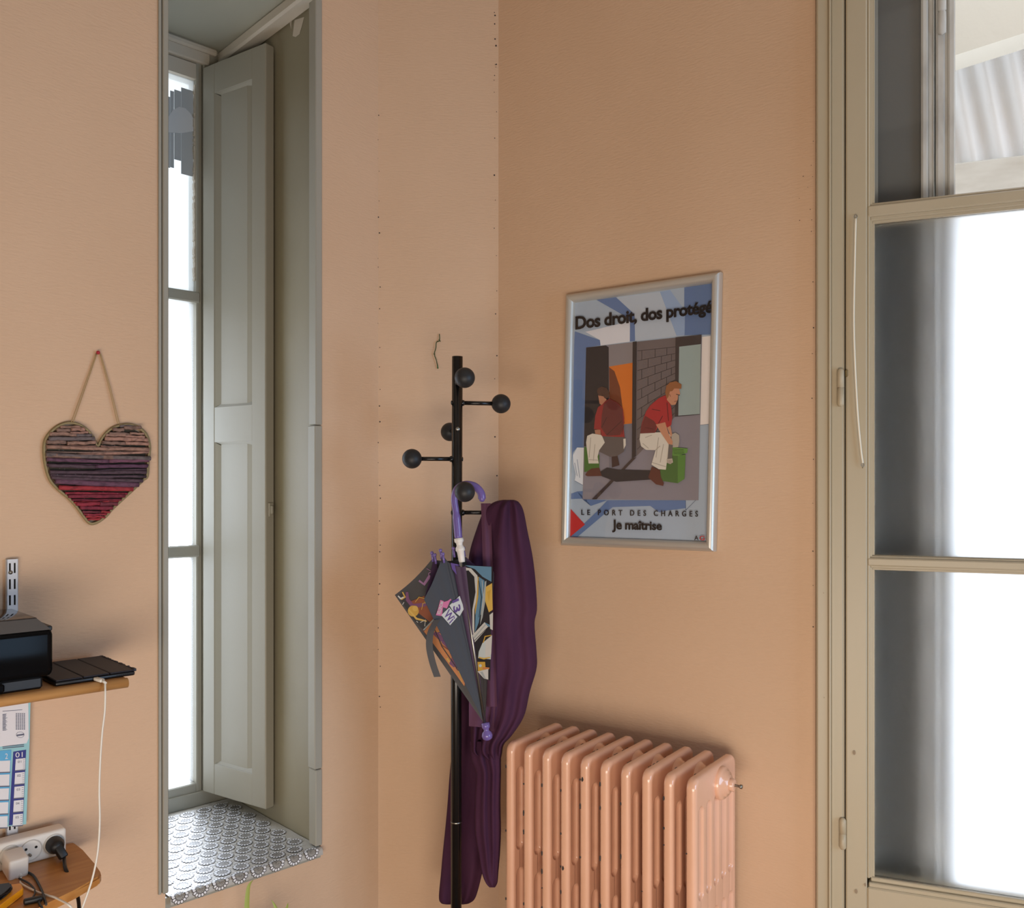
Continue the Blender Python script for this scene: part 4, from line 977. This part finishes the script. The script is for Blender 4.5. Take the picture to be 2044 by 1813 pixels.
b = B(); b.lathe([(.0175, .001), (.0175, .010), (.014, .018), (.012, .026), (0, .027)], (x, sd0, zc), (0, -1, 0), 22); b.obox((x+.004, sd0-.024, zc-.008), (.4, -.5, -.9), (1, 0, .4), (0, 1, -.5), .017, .008, .008, .003, 2); part('plug_body', b, M_BCAB, bp_)
s0 = Vector((x+.010, sd0-.032, zc-.022))
pts = [s0]+[FL.at(px, py, -.13-.001*(py-1720)) for px, py in ((131, 1735), (146, 1765), (155, 1790), (158, 1815), (158, 1850), (156, 1900))]
b = B(); b.tube(spline(pts, 6), .0036, 10); part('cord', b, M_BCAB, bp_)
ch = thing('usb_charger', 'white cube charger with white cord in the left socket of the strip', 'charger', FL, (cs[0], sd0-.002, zc))
cx0 = FL.at(25, 1722, -.10)
b = B(); b.obox((cs[0]+.001, sd0-.034, zc-.006), (1, .1, 0), (0, 1, .15), (0, -.15, 1), .019, .026, .021, .005, 2); part('charger_body', b, M_STRIPW, ch)
s0 = Vector((cs[0]+.004, sd0-.056, zc-.026)); b = B(); b.tube([s0+Vector((0, .004, .010)), s0], [.0048, .0042], 10); b.tube([s0, s0+Vector((.003, -.003, -.010))], [.003, .0022], 10); part('plug', b, M_CAB, ch)
pts = [s0+Vector((.002, -.002, -.006))]+[onz(px, py, zl_+.003) for px, py in ((42, 1764), (70, 1779), (96, 1788), (112, 1793))]+[onz(128, 1802, zl_+.003)+Vector((.006, -.02, -.004)), FL.at(134, 1830, -.22), FL.at(134, 1890, -.22)]
b = B(); b.tube(spline(pts, 6), .0019, 8); part('cord', b, M_CAB, ch)
# black leads and the yellow gadget
for lab, pp, rr in (('thin black lead curling in front of the white charger', ((56, 1742), (68, 1750), (82, 1775), (90, 1798), (92, 1806)), .0024), ('thin black lead running to the yellow device', ((38, 1754), (58, 1764), (70, 1780), (62, 1796), (52, 1800)), .0018)):
    b = B(); b.tube(spline([onz(px, py, zl_+.0035) for px, py in pp], 6), rr, 8)
    single('black_lead', b, M_BCAB, lab, 'cable', FL, tuple(onz(*pp[0], zl_)))
M_YEL = mat('yellow_plastic', (240, 160, 24), .4)
oc = [onz(px, py, zl_+.001) for px, py in ((-20, 1786), (42, 1777), (47, 1788), (22, 1804), (-10, 1832), (-60, 1842))]
yd = thing('yellow_device', 'yellow and black hand tool lying on the front of the lower shelf', 'tool', FL, tuple(oc[1]))
b = B(); b.prism(oc, (0, 0, .014)); bmesh.ops.bevel(b.bm, geom=list(b.bm.edges), offset=.002, segments=1, affect='EDGES'); part('body', b, M_YEL, yd)
mid = sum(oc, Vector())/len(oc)
b = B(); b.prism([mid+(v-mid)*.82+Vector((-.012, 0, .014)) for v in oc], (0, 0, .010)); bmesh.ops.bevel(b.bm, geom=list(b.bm.edges), offset=.003, segments=2, affect='EDGES'); part('grip', b, M_PRM, yd)
b = B(); e = onz(66, 1797, zl_+.006); b.obox(e, (1, -.2, 0), (.2, 1, 0), (0, 0, 1), .016, .006, .005, .003, 2); b.tube(spline([e+Vector((.014, 0, 0)), onz(78, 1803, zl_+.004), onz(84, 1812, zl_+.004)], 4), .0022, 8)
single('black_connector', b, M_BCAB, 'small black moulded connector in front of the yellow device', 'connector', FL, tuple(e))

# ------------------------------------------------------------------ papers on the wall between the shelves
M_PAPER = mat('white_paper', (222, 222, 226), .7); M_CYAN = mat('cyan_paper', (150, 200, 206), .7); M_NAVY = mat('navy_print', (44, 50, 128), .6); M_SKY = mat('sky_print', (90, 170, 214), .6); M_GREY = mat('grey_print', (96, 98, 116), .6)
q_ = lambda x, y, d: FL.at(x/2.92, 1193+y/2.92, d-.0125)
wp = thing('wall_calendar', 'cyan bordered wall calendar with navy month column under the printer shelf', 'calendar', FL, tuple(q_(90, 1330, -.002)))
b = B(); b.prism([q_(-160, 600, -.002), q_(178, 600, -.002), q_(172, 850, -.002), q_(153, 1322, -.002), q_(-160, 1360, -.002)], (0, .001, 0)); part('sheet', b, M_CYAN, wp)
b = B(); b.prism([q_(-160, 600, -.0032), q_(165, 600, -.0032), q_(168, 820, -.0032), q_(155, 850, -.0032), q_(-160, 890, -.0032)], (0, .0008, 0)); part('notice', b, M_PAPER, wp, 'white notice with phone list')
b = B(); rg = random.Random(9)
for k in range(13):
    y = 680+k*7.6; sl = lambda x: -(x-15)*.06
    b.poly([q_(15, y, -.0036), q_(15+rg.uniform(18, 34), y-2, -.0036), q_(15+18, y+3, -.0036), q_(15, y+5, -.0036)])
    for j in range(5): b.poly([q_(92+j*11.5, y-5, -.0036), q_(100+j*11.5, y-5.6, -.0036), q_(100+j*11.5, y-1, -.0036), q_(92+j*11.5, y-.4, -.0036)])
b.poly([q_(15, 662, -.0036), q_(130, 653, -.0036), q_(130, 656, -.0036), q_(15, 665, -.0036)])
for y in (862, 872): b.poly([q_(15, y+6, -.0036), q_(140, y-6, -.0036), q_(140, y-2, -.0036), q_(15, y+10, -.0036)])
for k in range(16):
    t = k*.3927; c, s_ = math.cos(t), math.sin(t); c2, s2 = math.cos(t+.39), math.sin(t+.39)
    b.poly([q_(118+24*c, 800+18*s_, -.0036), q_(118+24*c2, 800+18*s2, -.0036), q_(118+22*c2, 800+16*s2, -.0036), q_(118+22*c, 800+16*s_, -.0036)])
b.poly([q_(97, 800, -.0036), q_(140, 793, -.0036), q_(140, 803, -.0036), q_(97, 809, -.0036)])
part('notice_print', b, M_GREY, wp, stuff=True)
for nm, x0, x1, m in (('month_column', 78, 152, M_NAVY), ('month_column', -60, 66, M_SKY)):
    b = B(); b.prism([q_(x0, 900, -.0032), q_(x1, 888, -.0032), q_(x1-18, 1310, -.0032), q_(x0-26, 1330, -.0032)], (0, .0008, 0)); part(nm, b, m, wp)
for i in range(5):
    y = 942+i*81
    b = B(); dx = -i*3.6
    b.prism([q_(92+dx, y, -.0038), q_(148+dx, y-6, -.0038), q_(146+dx, y+62, -.0038), q_(88+dx, y+68, -.0038)], (0, .0004, 0)); part('week_box', b, M_PAPER, wp)
    b = B(); b.prism([q_(-60+dx, y+14, -.0038), q_(60+dx, y+8, -.0038), q_(57+dx, y+76, -.0038), q_(-60+dx, y+82, -.0038)], (0, .0004, 0)); part('week_box', b, M_PAPER, wp)
    b = B(); lettering(b, '0%d' % (i+1), ((104+dx, y+23), (124+dx, y+21), (124+dx, y+8), (104+dx, y+10)), lambda p: q_(p[0], p[1], -.0043))
    b.poly([q_(86+dx, y+66, -.0043), q_(148+dx, y+60, -.0043), q_(148+dx, y+66, -.0043), q_(86+dx, y+72, -.0043)])
    b.poly([q_(-60+dx, y+78, -.0043), q_(60+dx, y+74, -.0043), q_(60+dx, y+80, -.0043), q_(-60+dx, y+86, -.0043)])
    for k in range(5): b.poly([q_(134+dx, y+4+k*12, -.0043), q_(144+dx, y+3+k*12, -.0043), q_(144+dx, y+5+k*12, -.0043), q_(134+dx, y+6+k*12, -.0043)])
    part('week_print', b, M_GREY, wp)
b = B(); lettering(b, '01', ((90, 934), (132, 930), (132, 900), (90, 904)), lambda p: q_(p[0], p[1], -.0038)); lettering(b, '2', ((30, 942), (46, 940), (46, 908), (30, 910)), lambda p: q_(p[0], p[1], -.0038)); part('month_number', b, M_PAPER, wp)

# ------------------------------------------------------------------ potted plant, only its leaf tips reach into the picture
M_LEAF = mat('leaf', (158, 172, 92), .45); M_POT = mat('terracotta', (150, 90, 62), .8); M_SOIL = mat('soil', (50, 38, 28), .95)
tip = FL.at(505, 1760, -.12); pc = FL.world(Vector((tip.x+.03, -.14, 0)))
pp_ = thing('potted_plant', 'potted plant with strap leaves standing on the floor below the niche', 'plant', WORLD, tuple(pc))
b = B(); b.lathe([(0, 0), (.065, 0), (.085, .15), (.09, .155), (.09, .17), (.08, .17), (.078, .15)], pc, (0, 0, 1), 28); part('pot', b, M_POT, pp_)
b = B(); b.lathe([(.079, .15), (0, .155)], pc, (0, 0, 1), 28); part('soil', b, M_SOIL, pp_)
for px, py, bend in ((505, 1757, .02), (542, 1797, -.02), (575, 1803, .05), (470, 1850, -.05), (610, 1860, .06), (530, 1840, .0)):
    e = FL.world(FL.at(px, py, -.12)); s0 = pc+Vector((random.uniform(-.02, .02), random.uniform(-.02, .02), .15)); b = B()
    mid = (s0+e)/2+Vector((-bend*1.2, 0, .06)); cen = spline([s0, mid, e-Vector((.012 if bend >= 0 else -.012, 0, .025)), e], 6)
    b.grid([[p+Vector((-wv, 0, 0)), p+Vector((0, .002, -.001)), p+Vector((wv, 0, 0))] for p, wv in ((p, .0062*math.sin(math.pi*min(.98, .25+.75*i/(len(cen)-1)))+.0002) for i, p in enumerate(cen))]); part('leaf', b, M_LEAF, pp_)
